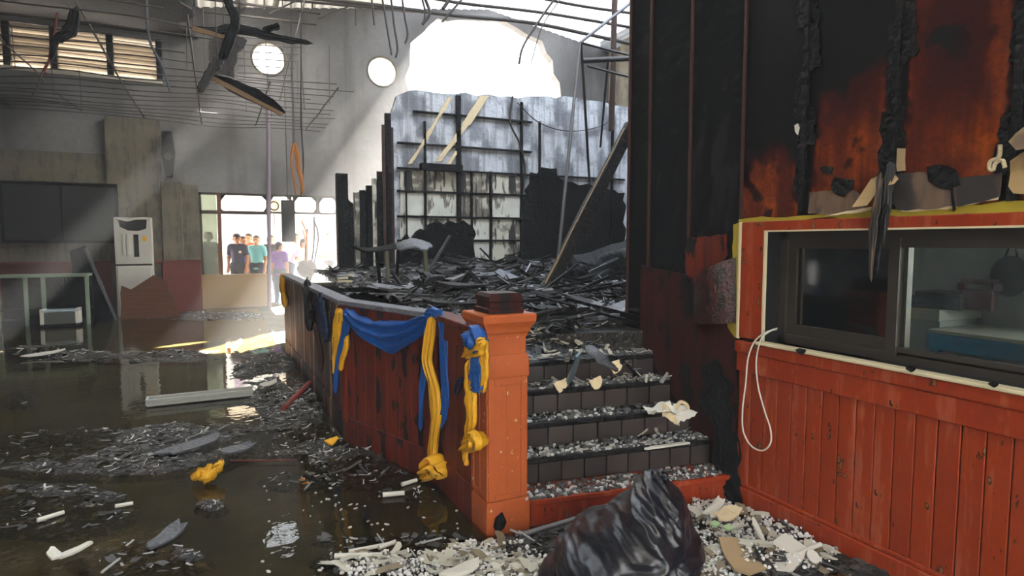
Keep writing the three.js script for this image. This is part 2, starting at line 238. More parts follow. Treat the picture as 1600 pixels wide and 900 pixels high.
const eL = onZ(310, 300, ZF).x, eR = onZ(528, 309, ZF).x, eT = onZ(310, 300, ZF).y, eSill = onZ(330, 432, ZF).y;
{ // far gable wall with the entrance glazing, two round windows, a louvre and the burnt-out gable opening
  const ring = (cx, cy, r, n = 28) => [...Array(n)].map((_, i) => [cx + r * Math.cos((i / n) * 2 * PI), cy + r * Math.sin((i / n) * 2 * PI)]);
  const o1 = onZ(420, 92, ZF), o2 = onZ(597, 112, ZF), lv = onZ(250, 127, ZF), lt = onZ(250, 62, ZF);
  const gable = ragged([[4.6, 5.0], [9.5, 5.0], [9.3, 6.3], [8.7, 7.4], [7.4, 7.82], [5.5, 7.55], [4.75, 6.8]], 0.07, 0.3, 4);
  const g = slab([[-9, -0.1], [eL, -0.1], [eL, eT], [eR, eT], [eR, -0.1], [11.2, -0.1], [11.2, roofY(11.2)], [7, roofY(7)], [-9, roofY(-9)]], 0.28,
    [[[-5.4, lv.y], [lv.x, lv.y], [lv.x, lt.y], [-5.4, lt.y]], ring(o1.x, o1.y, 0.385), ring(o2.x, o2.y, 0.38), gable]);
  g.translate(0, 0, ZF - 0.28);
  const w = struct('wall_far', g, M.farWall);
  const pil = onZ(250, 275, -15.95), pil2 = onZ(282, 275, -15.95);
  part('pilaster', span(pil.x, pil2.x, 1.12, 2.95, ZF, -15.95, 0.01), M.plaster, w); part('pilaster', span(pil2.x - 0.02, eL, 1.12, 2.9, ZF, -16.08), M.plaster, w);
  part('pilaster', span(onZ(163, 200, -16).x, onZ(250, 200, -16).x, 0, 4.3, ZF, -16.0), M.plaster, w);
  part('wall_plaster', span(-9, onZ(163, 200, -16).x, 1.12, 3.5, ZF, -16.12), M.plaster, w);
  part('wainscot', merge([span(-9, pil.x, 0, 1.14, ZF, -16.02), span(pil.x - 0.03, eL, 0, 1.14, ZF, -15.9, 0.01)]), M.maroon, w);
  part('wainscot_rail', span(-9, eL, 1.12, 1.17, ZF, -15.88), M.maroon, w);
  // two panes of each round window stay as dark rims
  for (const [o, r] of [[o1, 0.385], [o2, 0.38]]) { const t = new THREE.TorusGeometry(r, 0.03, 8, 32); t.translate(o.x, o.y, ZF); part('round_window_rim', t, M.plaster, w); }
  // louvre: posts and one slat at a time
  const L = struct('window_2'), x0 = -5.2, y0 = lv.y, y1 = lt.y, px = [x0, onZ(10, 80, ZF).x, onZ(84, 90, ZF).x, onZ(172, 95, ZF).x, lv.x];
  for (const x of px) part('louvre_post', span(x - 0.06, x + 0.06, y0, y1, ZF - 0.14, ZF + 0.02), M.char, L);
  part('louvre_sill', span(x0, lv.x + 0.05, y0 - 0.06, y0 + 0.02, ZF - 0.28, ZF + 0.05), M.white, L);
  reseed(5);
  for (let s = 0; s < 4; s++) for (let k = 0; k < 9; k++) { const y = y0 + 0.06 + (k + 0.5) * (y1 - y0 - 0.06) / 9, gg = new THREE.BoxGeometry(px[s + 1] - px[s] - 0.1, 0.014, 0.135); gg.rotateX(-0.62 + rr(-0.08, 0.08) - (s < 2 ? 0.1 : 0) + (R() < 0.12 ? 0.25 : 0)); gg.rotateZ(rr(-0.012, 0.012)); gg.translate((px[s] + px[s + 1]) / 2, y, ZF - 0.1); part('slat', uvm(gg), M.louvre, L); }
}
{ // entrance glazing
  const W = struct('window_1'), Zp = ZF - 0.08, X = (px, py) => onZ(px, py, Zp).x, y = (px, py) => onZ(px, py, Zp).y;
  const tr = y(340, 331), top = eT, xs = [eL, X(344, 380), X(420, 380), X(457, 340), X(496, 330), eR];
  const F = (x0, x1, a, b, d = 0.035, m = M.darkAlu) => part('frame_member', span(x0, x1, a, b, Zp - d, Zp + d), m, W);
  F(eL, eR, top - 0.05, top + 0.01); F(eL, xs[2], tr - 0.05, tr + 0.03); F(xs[2], eR, tr - 0.02, tr + 0.02, 0.03);
  F(xs[1] - 0.045, xs[1] + 0.045, eSill, top, 0.04, M.wood); F(xs[2] - 0.03, xs[2] + 0.03, 0, top, 0.04, M.steelPale);
  F(xs[4] - 0.02, xs[4] + 0.02, tr, top, 0.02); F(eL, eL + 0.05, 0, top); F(eR - 0.05, eR, 0, top);
  part('low_panel', span(eL, xs[2], 0, eSill, Zp - 0.04, Zp + 0.05), M.tan, W); part('low_panel_post', span(xs[1] - 0.05, xs[1] + 0.05, 0, eSill, Zp + 0.04, Zp + 0.08), M.tan, W);
  part('sill', span(eL, xs[2], eSill, eSill + 0.04, Zp - 0.06, Zp + 0.07), M.tan, W);
  part('pane', span(eL + 0.05, xs[1] - 0.05, tr + 0.03, top - 0.05, Zp, Zp + 0.001), M.glassSmoke, W); part('pane', span(eL + 0.05, xs[1] - 0.05, eSill, tr - 0.05, Zp, Zp + 0.001), M.glassSmoke, W);
  // panes whose corners have melted round
  for (const [a, b] of [[1, 2], [2, 3], [3, 4], [4, 5]]) { const x0 = xs[a] + 0.05, x1 = xs[b] - 0.04, y0 = tr + 0.03, y1 = top - 0.05, c = 0.1, g = slab([[x0 - 0.03, y0 - 0.03], [x1 + 0.03, y0 - 0.03], [x1 + 0.03, y1 + 0.03], [x0 - 0.03, y1 + 0.03]], 0.012, [[[x0 + c * 0.4, y0], [x1 - c * 0.6, y0], [x1, y0 + c], [x1, y1 - c], [x1 - c, y1], [x0 + c, y1], [x0, y1 - c * 1.4], [x0, y0 + c * 0.5]]]); g.translate(0, 0, Zp); part('melted_pane_edge', g, M.char, W); }
}
{ // other walls of the hall
  struct('wall_left', span(-9.3, -9, -0.3, 8, ZF - 0.3, 3.4), M.sooty);
  struct('wall_right_outer', span(11, 11.3, -0.3, 8.3, ZF - 0.3, -3.6), M.plaster);
  const col = onX(955, 100, 10.8); struct('trim_1', span(10.75, 11, 0, 7.4, -15.2, -14.7), M.plaster);
  struct('wall_backstage', span(2.95, 11.2, -0.1, 8.3, -3.95, -3.7), M.char);
  const g = struct('wall_rear');                                            // behind the camera: a wide open entrance lets the daylight in
  part('wall_panel', span(-9, -1.5, -0.1, 7.4, 2.6, 2.85), M.plaster, g); part('wall_panel', span(2.5, 6.1, -0.1, 8.3, 2.6, 2.85), M.plaster, g); part('lintel', span(-1.5, 2.5, 3.2, 8.1, 2.6, 2.85), M.plaster, g);
}
{ // roof: pale ribbed sheets over the far end with one clear roof light, added translucent ones over the stage, dark sheets elsewhere
  const rf = struct('ceiling');
  const rib = (x0, x1, z0, z1, m, y = 0) => { const n = Math.round((x1 - x0) / 0.055); return part('roof_sheet', surf(n, 1, (u, v) => { const x = lerp(x0, x1, u); return V(x, roofY(x) + y + 0.03 * Math.cos((u * n) / 4 * 2 * PI > 0 ? ((u * n) % 4) / 4 * 2 * PI : 0), lerp(z0, z1, v)); }), m, rf); };
  for (let x = -0.3; x < 11.1; x += 0.88) { const gone = x > 0.5 && x < 1.2; if (gone) { rib(x, x + 0.2, -16.6, -8.9, M.sheet); rib(x + 0.8, x + 0.9, -16.6, -8.9, M.sheet); rib(x, x + 0.9, -16.6, -15.0, M.sheet, 0.01); rib(x, x + 0.9, -10.6, -8.9, M.sheet, 0.01); rib(x + 0.19, x + 0.81, -15.1, -10.5, M.sheetClear, 0.005); } else rib(x, x + 0.9, -16.6, -8.9, x > 3.6 ? M.sheetFar : M.sheet); }
  for (let x = -9.3; x < 11.2; x += 2.05) part('roof_sheet', surf(36, 1, (u, v) => { const xx = Math.min(lerp(x, x + 2.06, u), x < -0.4 ? -0.22 : 99); return V(xx, roofY(xx) + 0.05 + 0.02 * Math.cos(u * 36 * PI / 2), lerp(x < -0.4 ? -16.6 : x > 2.9 ? -5.4 : -9, 3.4, v)); }), M.char, rf);
  for (let x = 2.9; x < 11.1; x += 0.88) rib(x, x + 0.9, -9.0, -5.2, M.sheetStageAdded);  // translucent sheets out of view, added to light the stage from above
  // burnt ceiling boards still hanging over the left side
  reseed(11);
  const low = (x) => 6.27 - 0.01 * x;
  for (let i = 0; i < 4; i++) for (let k = 0; k < 5; k++) { const x0 = -9 + i * 2.16, x1 = x0 + 2.14, z0 = ZF + k * 3.0, z1 = z0 + 2.98; const pts = i === 3 && k < 3 ? ragged([[x0, z0], [x1 + 0.1, z0], [x1 - 0.25, z0 + 1], [x1 + 0.12, z0 + 1.7], [x1 - 0.3, z1], [x0, z1]], 0.09, 0.25, k + 3) : [[x0, z0], [x1, z0], [x1, z1], [x0, z1]]; const gg = slab(pts, 0.03); gg.rotateX(PI / 2); gg.translate(0, low(0) + rr(-0.02, 0.02), 0); part('ceiling_board', gg, k % 2 ? M.ceil2 : M.ceil, rf); }
}
// ---------- right wall with the counter window ----------
const XW = 2.9, zWin = -2.58, ySill = 1.01, yHead = 1.66;
{
  const w = struct('wall_right');
  part('wall_core', merge([span(XW, XW + 0.15, -0.1, ySill, -3.95, 3.1), span(XW, XW + 0.15, yHead, 8, -3.95, 3.1), span(XW, XW + 0.15, ySill, yHead, -3.95, zWin), span(XW, XW + 0.15, ySill, yHead, -0.62, 3.1)]), M.char, w);
  // painted plank wainscot
  reseed(21);
  const X0 = XW - 0.035; let n = 0;
  for (let z = -2.75; z < -0.1; z += 0.0962, n++) { const g = box(0.03, 0.70, 0.0925, 0, 0.12, 0, 0.006); const q = part('plank', g, M.red, w); q.position.set(X0 + rr(-0.0015, 0.0015), 0, z + 0.048); }
  part('wainscot_rail', span(X0 - 0.03, XW, 0.815, 0.93, -2.76, -0.1, 0.006), M.redTrim, w); part('wainscot_rail', span(X0 - 0.04, XW, 0.93, ySill - 0.012, -2.77, -0.1, 0.01), M.redTrim, w);
  part('baseboard', span(X0 - 0.035, XW, -0.02, 0.105, -2.77, -0.1, 0.006), M.redTrim, w); part('baseboard_cap', span(X0 - 0.022, XW, 0.105, 0.128, -2.77, -0.1, 0.006), M.redTrim, w);
  part('sill_bead', span(X0 - 0.052, XW - 0.02, ySill - 0.013, ySill + 0.006, zWin - 0.02, -0.1, 0.006), M.cream, w);
  // window surround
  part('surround_post', span(X0 - 0.012, XW + 0.1, ySill + 0.005, yHead + 0.055, -2.765, zWin - 0.002, 0.006), M.redTrim, w); part('surround_edge', span(X0 - 0.018, X0 + 0.0, ySill + 0.005, yHead + 0.002, zWin - 0.008, zWin + 0.004), M.cream, w); part('reveal', span(X0, XW + 0.12, ySill, yHead, zWin - 0.004, zWin + 0.004), M.black, w);
  part('surround_edge', span(X0 - 0.02, X0, ySill, yHead + 0.055, -2.778, -2.765), M.cream, w);
  part('surround_head', span(X0 - 0.012, XW + 0.1, yHead, yHead + 0.056, -2.6, -0.1, 0.006), M.redTrim, w); part('surround_edge', span(X0 - 0.018, X0, yHead - 0.006, yHead + 0.003, zWin, -0.1), M.cream, w); part('reveal', span(X0, XW + 0.12, yHead - 0.004, yHead + 0.002, zWin, -0.1), M.black, w);
  part('yellow_strip', slab(ragged([[-2.8, yHead + 0.056], [-0.1, yHead + 0.056], [-0.1, yHead + 0.115], [-1.4, yHead + 0.1], [-2.8, yHead + 0.075]], 0.012, 0.09, 9), 0.012).rotateY(-PI / 2).translate(X0 + 0.01, 0, 0), M.yellow, w);
  part('yellow_strip', slab(ragged([[-2.86, 1.02], [-2.78, 1.0], [-2.78, 1.72], [-2.84, 1.7]], 0.012, 0.07, 19), 0.014).rotateY(-PI / 2).translate(X0 + 0.012, 0, 0), M.yellow, w);
  // panelling above, one board between each pair of studs
  const studs = [-3.93, -3.68, -3.25, -2.79, -2.36, -1.863, -1.376, -0.89, -0.4, 0.09];
  for (let i = 0; i < studs.length - 1; i++) {
    const z0 = studs[i], z1 = studs[i + 1], y0 = i < 3 ? -0.05 : yHead + 0.06, g = slab(ragged([[z0, y0], [z1, y0], [z1, 4.6], [z0, 4.6]], i < 3 ? 0 : 0.004, 0.12, i), 0.012); g.rotateY(-PI / 2);
    const p = g.attributes.position, uv = g.attributes.uv; for (let k = 0; k < p.count; k++) uv.setXY(k, (p.getZ(k) + 3.95) / 3.6, (Math.max(p.getY(k), 1.71) - 1.7) / 2.4 * 0.999);
    g.translate(XW - 0.003 - 0.004 * hash(i, 3), 0, 0); part('wall_board', g, i < 3 ? M.charMatt : M.burn, w);
  }
  reseed(31);
  for (let i = 0; i < studs.length - 1; i++) {                              // charred studs with ragged blackened edges
    const y0 = i < 4 ? (i === 3 ? 1.74 : 0.95) : 1.76, z = studs[i];
    part('stud', beam(V(XW - 0.03, y0, z), V(XW - 0.03, 4.6, z), i > 3 ? 0.028 : 0.016, i > 3 ? 0.03 : 0.016), i === 3 || i < 3 ? M.ember : M.char, w);
    if (i > 3) for (const s of [-1, 1]) { let y = rr(1.8, 1.95); while (y < 3.1) { const L = rr(0.12, 0.4), d = s * rr(0.035, 0.085), gg = slab(ragged([[z, y], [z + d, y + 0.02], [z + d * rr(0.5, 1), y + L], [z, y + L + 0.03]], 0.012, 0.03, Math.floor(R() * 999)), 0.006); gg.rotateY(-PI / 2); gg.translate(XW - 0.022, 0, 0); part('char_flake', gg, M.char, w); y += L + rr(0.0, 0.25); } }
  }
  // stepped wainscot beside the stair, burnt dark
  const sl = slab(ragged([[-2.78, 0], [-3.75, 0.85], [-3.75, 1.42], [-3.2, 1.36], [-2.78, 0.98]], 0.01, 0.15, 3), 0.03); sl.rotateY(-PI / 2); sl.translate(XW - 0.01, 0, 0); part('stair_wainscot', sl, M.emberBoard, w);
}
{ // sliding window in the counter opening
  const W = struct('window_3'), x = XW + 0.09, z1 = -0.62, f = (a, b, c, d, dx = 0, m = M.darkAlu) => part('frame_member', span(x + dx - 0.02, x + dx + 0.02, c, d, a, b), m, W), mu = onX(1405, 480, x).z;
  f(zWin, z1, yHead - 0.05, yHead); f(zWin, z1, ySill, ySill + 0.05); f(zWin, zWin + 0.05, ySill, yHead);
  f(zWin + 0.05, zWin + 0.1, ySill + 0.05, yHead - 0.05, 0.02); f(mu - 0.04, mu + 0.012, ySill + 0.03, yHead - 0.04, -0.015); f(mu + 0.012, mu + 0.03, ySill + 0.03, yHead - 0.04, 0.025);
  f(zWin + 0.1, mu, yHead - 0.1, yHead - 0.05, 0.02); f(zWin + 0.1, mu, ySill + 0.05, ySill + 0.11, 0.02); f(mu, z1, yHead - 0.09, yHead - 0.05, 0.0); f(mu, z1, ySill + 0.04, ySill + 0.075, 0.0);
  part('pane', span(x + 0.02, x + 0.021, ySill + 0.1, yHead - 0.08, zWin + 0.1, mu), M.glassSoot, W); part('pane', span(x, x + 0.001, ySill + 0.07, yHead - 0.08, mu, z1), M.glass, W);
  part('sill_board', span(XW - 0.03, XW + 0.15, ySill - 0.02, ySill, zWin, -0.1), M.black, W);
}
{ // room behind the counter
  const x1 = 5.6; let r = struct('wall_office_back');
  part('wall_panel', span(x1, x1 + 0.15, 0, 2.8, -3.7, -1.7), M.office, r); part('wall_panel', span(x1, x1 + 0.15, 0, 2.8, 0.6, 3), M.office, r); part('wall_panel', span(x1, x1 + 0.15, 0, 0.9, -1.7, 0.6), M.office, r); part('wall_panel', span(x1, x1 + 0.15, 2.4, 2.8, -1.7, 0.6), M.office, r);
  r = struct('wall_office_left'); part('wall_panel', span(XW + 0.15, x1 - 0.01, 0, 2.7, -3.7, -3.6), M.office, r);
  r = struct('ceiling_office'); part('ceiling_panel', span(XW + 0.15, x1 + 0.15, 2.7, 2.8, -3.7, 3.1), M.office, r); r = struct('floor_office'); part('floor_panel', span(XW + 0.15, x1 + 0.15, -0.05, 0, -3.7, 3.1), M.mud, r);
  const cb = thing('counter', 'bright blue framed counter with a pale top inside the office behind the window', 'counter', [5.2, 0, -1.95]);
  part('top', span(-0.3, 0.35, 0.9, 0.93, -0.9, 1.2, 0.005), M.white, cb); part('rail', span(-0.31, -0.26, 0.78, 0.9, -0.9, 1.2, 0.005), M.blueFrame, cb);
  for (const z of [-0.88, -0.52, 0.15, 1.1]) part('leg', span(-0.31, -0.25, 0, 0.8, z, z + 0.07, 0.005), M.blueFrame, cb);
  part('lower_shelf', span(-0.28, 0.34, 0.4, 0.43, -0.85, 1.15), M.white, cb);
  const cab = thing('low_cabinet', 'pale low cabinet with overhanging top left of the blue counter', 'cabinet', [5.25, 0, -2.97]);
  part('body', span(-0.2, 0.3, 0, 0.98, -0.55, 0.12, 0.005), M.office, cab); part('top', span(-0.25, 0.32, 0.98, 1.07, -0.6, 0.14, 0.006), M.white, cab);
  reseed(41);
  const pr = thing('printer', 'black printer box standing on the pale office cabinet', 'printer', [5.25, 1.07, -2.95], 0.1);
  part('body', span(-0.18, 0.18, 0, 0.09, -0.22, 0.2, 0.015), M.black, pr); part('lid', span(-0.16, 0.16, 0.09, 0.13, -0.14, 0.18, 0.012), M.black, pr); part('tray', span(-0.25, -0.15, 0.02, 0.035, -0.14, 0.12), M.steel, pr);
  const ph = thing('telephone', 'dark red telephone set beside the black printer in the office', 'telephone', [5.3, 1.07, -2.72], 0.4);
  part('base', span(-0.1, 0.1, 0, 0.16, -0.1, 0.1, 0.02), M.darkRed, ph); part('handset', merge([span(-0.03, 0.03, 0.2, 0.24, -0.12, 0.12, 0.015), span(-0.04, 0.04, 0.15, 0.21, -0.14, -0.08, 0.015), span(-0.04, 0.04, 0.15, 0.21, 0.08, 0.14, 0.015)]), M.darkRed, ph);
  const bowl = (n, l, z, s, y) => { const g = new THREE.LatheGeometry([[0.0, 0], [0.06, 0], [0.1, 0.06], [0.12, 0.12], [0.115, 0.12], [0.09, 0.06], [0.0, 0.02]].map((p) => new THREE.Vector2(p[0] * s, p[1] * s)), 20); const m = single(n, g, M.white, l, 'bowl'); m.position.set(5.05, y, z); return m; };
  bowl('bowl', 'larger white bowl on the shelf under the blue counter', -2.62, 1.0, 0.43); bowl('bowl', 'smaller white bowl on the shelf right of the blue leg', -2.3, 0.8, 0.43);
  const bx = thing('storage_box', 'white storage box with lid under the blue counter at the frame edge', 'box', [5.1, 0.43, -1.95]); part('body', span(-0.12, 0.12, 0, 0.2, -0.1, 0.12, 0.006), M.white, bx); part('lid', span(-0.13, 0.13, 0.2, 0.23, -0.11, 0.13, 0.006), M.white, bx);
  const hb = thing('hanging_bag', 'black bag hanging on the office wall above the blue counter', 'bag', [5.5, 1.18, -2.62]); part('sack', (() => { const g = new THREE.SphereGeometry(1, 18, 14); g.scale(0.08, 0.16, 0.13); g.translate(0, 0.15, 0); return g; })(), M.black, hb); part('strap', tube([V(0, 0.27, -0.05), V(0.03, 0.42, 0), V(0, 0.27, 0.05)], 0.008, 12, 5), M.black, hb);
}
// ---------- stage: front, floor, stairs, newel ----------
const SH = 0.93, CAP = 1.12;
const FP = [[0.86, -9.45], [0.9, -5.0], [1.29, -3.82], [1.29, -3.2]];
{
  const s = struct('floor_stage', (() => { const g = slab([[0.93, 9.45], [0.97, 5.0], [1.36, 3.84], [1.45, 3.97], [2.92, 3.7], [2.92, 3.95], [11, 3.95], [11, 10.5], [0.93, 10.5]], 0.9); g.rotateX(-PI / 2); g.translate(0, SH - 0.9, 0); return g; })(), M.ash);
  const w = struct('wall_stage'); reseed(51);
  for (let i = 0; i < 3; i++) {
    const a = FP[i], b = FP[i + 1], L = Math.hypot(b[0] - a[0], b[1] - a[1]), ang = Math.atan2(-(b[1] - a[1]), b[0] - a[0]), far = i === 0;
    const add = (name, g, m) => { const q = part(name, g, m, w); q.position.set(a[0], 0, a[1]); q.rotation.y = ang; return q; };
    const pw = i === 1 ? 0.155 : 0.12, n = Math.round(L / pw);
    for (let k = 0; k < n; k++) { const t = (k + 0.5) / n, m = far ? (t > 0.92 ? M.redDark : M.scorch) : M.redDark, g = box(L / n - 0.003, CAP - 0.3, 0.025, 0, 0, 0, 0.004); const q = add('plank', g, m); q.position.x += Math.cos(ang) * t * L; q.position.z -= Math.sin(ang) * t * L; q.position.y = 0.18; }
    const mm = far ? M.scorch : M.redDark;
    add('baseboard', span(0, L, -0.03, 0.19, -0.03, 0.025, 0.006), mm); add('top_rail', span(0, L, CAP - 0.14, CAP - 0.02, -0.03, 0.028, 0.006), mm); add('stage_cap', span(-0.02, L + 0.03, CAP - 0.025, CAP + 0.015, -0.08, 0.06, 0.01), i < 2 ? M.ashCap : M.redDark);
    if (i === 1) for (const [q, h] of [[0.02, 1], [L - 0.03, 1]]) add('edge_stile', span(q - 0.03, q + 0.03, 0.15, CAP - 0.02, 0, 0.04, 0.005), mm);
    add('backing', span(0, L, 0, CAP - 0.03, -0.05, -0.02), M.char);
  }
}
{ // stair of six steps up to the stage, tiled risers
  const s = thing('stairs', 'broad soot-blackened stairs with tiled risers climbing from the newel post to the stage', 'stairs'); reseed(61);
  const zl = [-2.97, -3.19, -3.39, -3.59, -3.78, -3.97], xr = XW - 0.045, dz = 0.2, rise = SH / 6;
  for (let i = 0; i < 6; i++) {
    const z0 = zl[i], xl = i < 2 ? 1.535 : 1.32, pts = [[xl, -z0], [xr, -(z0 + dz)], [xr, 3.94], [xl, 3.94]], g = slab(pts, rise); g.rotateX(-PI / 2); g.translate(0, i * rise, 0);
    const st = part('step', g, i ? M.char : M.redTrim, s), L = Math.hypot(xr - xl, dz), ang = Math.atan2(-dz, xr - xl);
    if (i) { const nz = part('nosing', span(0, L, rise - 0.028, rise + 0.004, -0.03, 0.022, 0.008), M.char, st); nz.position.set(xl, i * rise, z0); nz.rotation.y = ang;
      for (let k = 0; k < 9; k++) { const q = part('tile', span(0.004, L / 9 - 0.004, 0.004, rise - 0.03, 0, 0.012, 0.003), (k + i) % 2 ? M.tile : M.tileGrey, st); q.position.set(xl + Math.cos(ang) * L * k / 9, i * rise, z0 - Math.sin(ang) * L * k / 9); q.rotation.y = ang; } }
    else { const nz = part('nosing', span(0, L, rise - 0.03, rise + 0.003, -0.02, 0.02, 0.008), M.redTrim, st); nz.position.set(xl, 0, z0); nz.rotation.y = ang; }
  }
}
{ // newel post
  const p = thing('newel_post', 'brick-red square newel post with moulded cap at the foot of the stage stairs', 'post', [1.4, 0, -3.11]); reseed(71);
  const sq = (prof) => { const g = new THREE.LatheGeometry(prof.map((q) => new THREE.Vector2(q[0] * Math.SQRT1_2, q[1])), 4); g.rotateY(PI / 4); return uvm(toCreasedNormals(g, 0.4), R(), R()); };
  part('plinth', sq([[0, -0.03], [0.262, -0.03], [0.262, 0.155], [0.25, 0.175], [0, 0.175]]), M.pillar, p);
  part('shaft', sq([[0, 0.17], [0.232, 0.17], [0.232, 0.86], [0, 0.86]]), M.pillar, p);
  for (let k = 0; k < 4; k++) { const q = new THREE.Group(); q.name = 'panel_moulding'; q.rotation.y = k * PI / 2; p.add(q); part('stile', span(-0.116, -0.08, 0.18, 0.86, 0.116, 0.124, 0.003), M.pillar, q); part('stile', span(0.08, 0.116, 0.18, 0.86, 0.116, 0.124, 0.003), M.pillar, q); part('rail', span(-0.08, 0.08, 0.18, 0.21, 0.116, 0.124, 0.003), M.pillar, q); part('rail', span(-0.08, 0.08, 0.82, 0.86, 0.116, 0.124, 0.003), M.pillar, q); part('bead', span(-0.004, 0.004, 0.21, 0.82, 0.116, 0.12), M.pillar, q); }
  part('collar', sq([[0, 0.86], [0.252, 0.86], [0.256, 0.87], [0.252, 0.965], [0.24, 0.985], [0, 0.985]]), M.pillar, p);
  part('neck', sq([[0, 0.98], [0.226, 0.98], [0.226, 1.09], [0, 1.09]]), M.pillar, p);
  part('cap', sq([[0, 1.08], [0.236, 1.08], [0.24, 1.095], [0.262, 1.11], [0.268, 1.13], [0.292, 1.15], [0.312, 1.165], [0.316, 1.2], [0.306, 1.208], [0, 1.21]]), M.pillar, p);
  part('finial', sq([[0, 1.21], [0.21, 1.21], [0.21, 1.235], [0.19, 1.24], [0.185, 1.27], [0.2, 1.275], [0.2, 1.3], [0.17, 1.318], [0, 1.32]]), M.emberBoard, p);
}
{ // stage back wall: soot-grey sheets above, framed pale panels below, its left edge burnt away on a slant
  const Zb = -10.5, w = struct('wall_stage_back'); reseed(81);
  const P = (x, y) => { const q = onZ(x, y, Zb); return [q.x, q.y]; };
  const out = ragged([[P(612, 430)[0], 0.9], [10.9, 0.9], [10.9, 4.0], P(985, 168), P(900, 152), P(780, 150), P(640, 140), P(620, 150), P(600, 215), P(604, 330)], 0.03, 0.2, 7);
  part('wall_core', slab(out, 0.08).translate(0, 0, Zb - 0.09), M.sooty2, w); part('added_dark_backing', slab(out, 0.02).translate(0, 0, Zb - 0.115), M.char, w);  // dark unseen sheet added behind the wall to cut bounced sunlight
  const xs = [622, 664, 716, 766, 814], ys = [268, 302, 340, 376, 411, 432];
  for (let i = 0; i < 4; i++) for (let j = 0; j < 5; j++) { const a = P(xs[i], ys[j]), b = P(xs[i + 1], ys[j + 1]), burnt = (i === 0 && j > 3) || (i === 1 && j > 2), y0 = Math.max(0.95, P(715, ys[j + 1])[1]), y1 = P(715, ys[j])[1]; const pts = ragged([[a[0] + 0.03, y0 + 0.02], [b[0] - 0.03, y0 + 0.02], [b[0] - 0.03, y1 - 0.02], [a[0] + 0.03, y1 - 0.02]], 0.008, 0.12, i * 7 + j); part('panel', slab(pts, 0.012).translate(0, 0, Zb + 0.0), j === 0 ? M.panelDirty : burnt ? M.char : R() < 0.25 ? M.panelDirty : M.panel, w); }
  for (const [x, y0, y1, t] of [[634, 268, 432, 0.02], [664, 190, 432, 0.035], [716, 150, 432, 0.085], [736, 268, 380, 0.035], [766, 268, 432, 0.04], [814, 160, 432, 0.04], [842, 190, 290, 0.03], [955, 160, 432, 0.04], [612, 200, 432, 0.06]]) part('wall_stud', span(P(x, 300)[0] - t / 2, P(x, 300)[0] + t / 2, Math.max(0.93, P(x, y1)[1]), P(x, y0)[1], Zb, Zb + 0.05), x === 612 ? M.ember : M.char, w);
  for (const y of [181, 230, 268, 302, 340, 376, 411]) part('wall_batten', span(P(y < 200 ? 645 : 620, y)[0], P(y > 235 && y < 300 ? 975 : 830, y)[0], P(715, y)[1] - 0.015, P(715, y)[1] + 0.02, Zb + 0.005, Zb + 0.045), M.char, w);
  part('ledge', span(P(655, 268)[0], P(718, 268)[0], P(690, 268)[1], P(690, 258)[1], Zb, Zb + 0.18), M.char, w);
  const Q = (x, y) => { const q = onZ(x, y, Zb + 0.03); return [q.x, q.y]; };
  for (const [x0, y0, x1, y1, t] of [[757, 150, 727, 196, 7], [727, 196, 684, 252, 4.5], [703, 152, 660, 226, 3.2], [660, 226, 640, 256, 3], [714, 236, 700, 258, 3]]) part('painted_sun_streak', slab(ragged([Q(x0 - t, y0), Q(x0 + t, y0), Q(x1 + t, y1), Q(x1 - t, y1)], 0.012, 0.12, x0), 0.02).translate(0, 0, Zb + 0.03), M.tanPale, w);  // slanting sun streaks on the wall, shaped and coloured as pale strips
  // burnt-black right half
  const B = slab(ragged([P(812, 432), P(812, 330), P(828, 270), P(868, 262), P(880, 285), P(975, 300), P(975, 432)], 0.06, 0.15, 5), 0.03).translate(0, 0, Zb); part('charred_board', B, M.charMatt, w);
}
{ // left wing of the stage back: pale boards streaked with char
  const w = struct('wall_stage_wing'); reseed(91);
  const Zb = -10.35, P = (x, y) => onZ(x, y, Zb);
  let x = P(545, 400).x, xa = x; const xe = P(612, 400).x; let i = 0;
  while (x < xe - 0.02) { const wd = rr(0.05, 0.11), tt = (x - P(545, 400).x) / (xe - P(545, 400).x), top = (tt > 0.72 ? 3.3 + 2.4 * (tt - 0.72) : 2.3 + 0.9 * tt) + rr(-0.16, 0.16); part('board', span(x, x + wd - 0.006, 0.9, top, Zb + rr(-0.02, 0.04), Zb + 0.05, 0.004), [M.char, M.panelDirty, M.char, M.charMatt, M.panelDirty, M.char, M.ember][i % 7], w); x += wd; i++; }
  part('backing_board', slab(ragged([[xa, 0.9], [xe - 0.02, 0.9], [xe - 0.02, 3.0], [lerp(xa, xe, 0.7), 2.6], [lerp(xa, xe, 0.3), 2.2], [xa, 2.3]], 0.06, 0.15, 6), 0.02).translate(0, 0, Zb - 0.06), M.charMatt, w);
  part('corner_post', span(P(528, 400).x, P(545, 400).x, 0, 2.7, Zb - 0.1, Zb + 0.06), M.char, w);
}

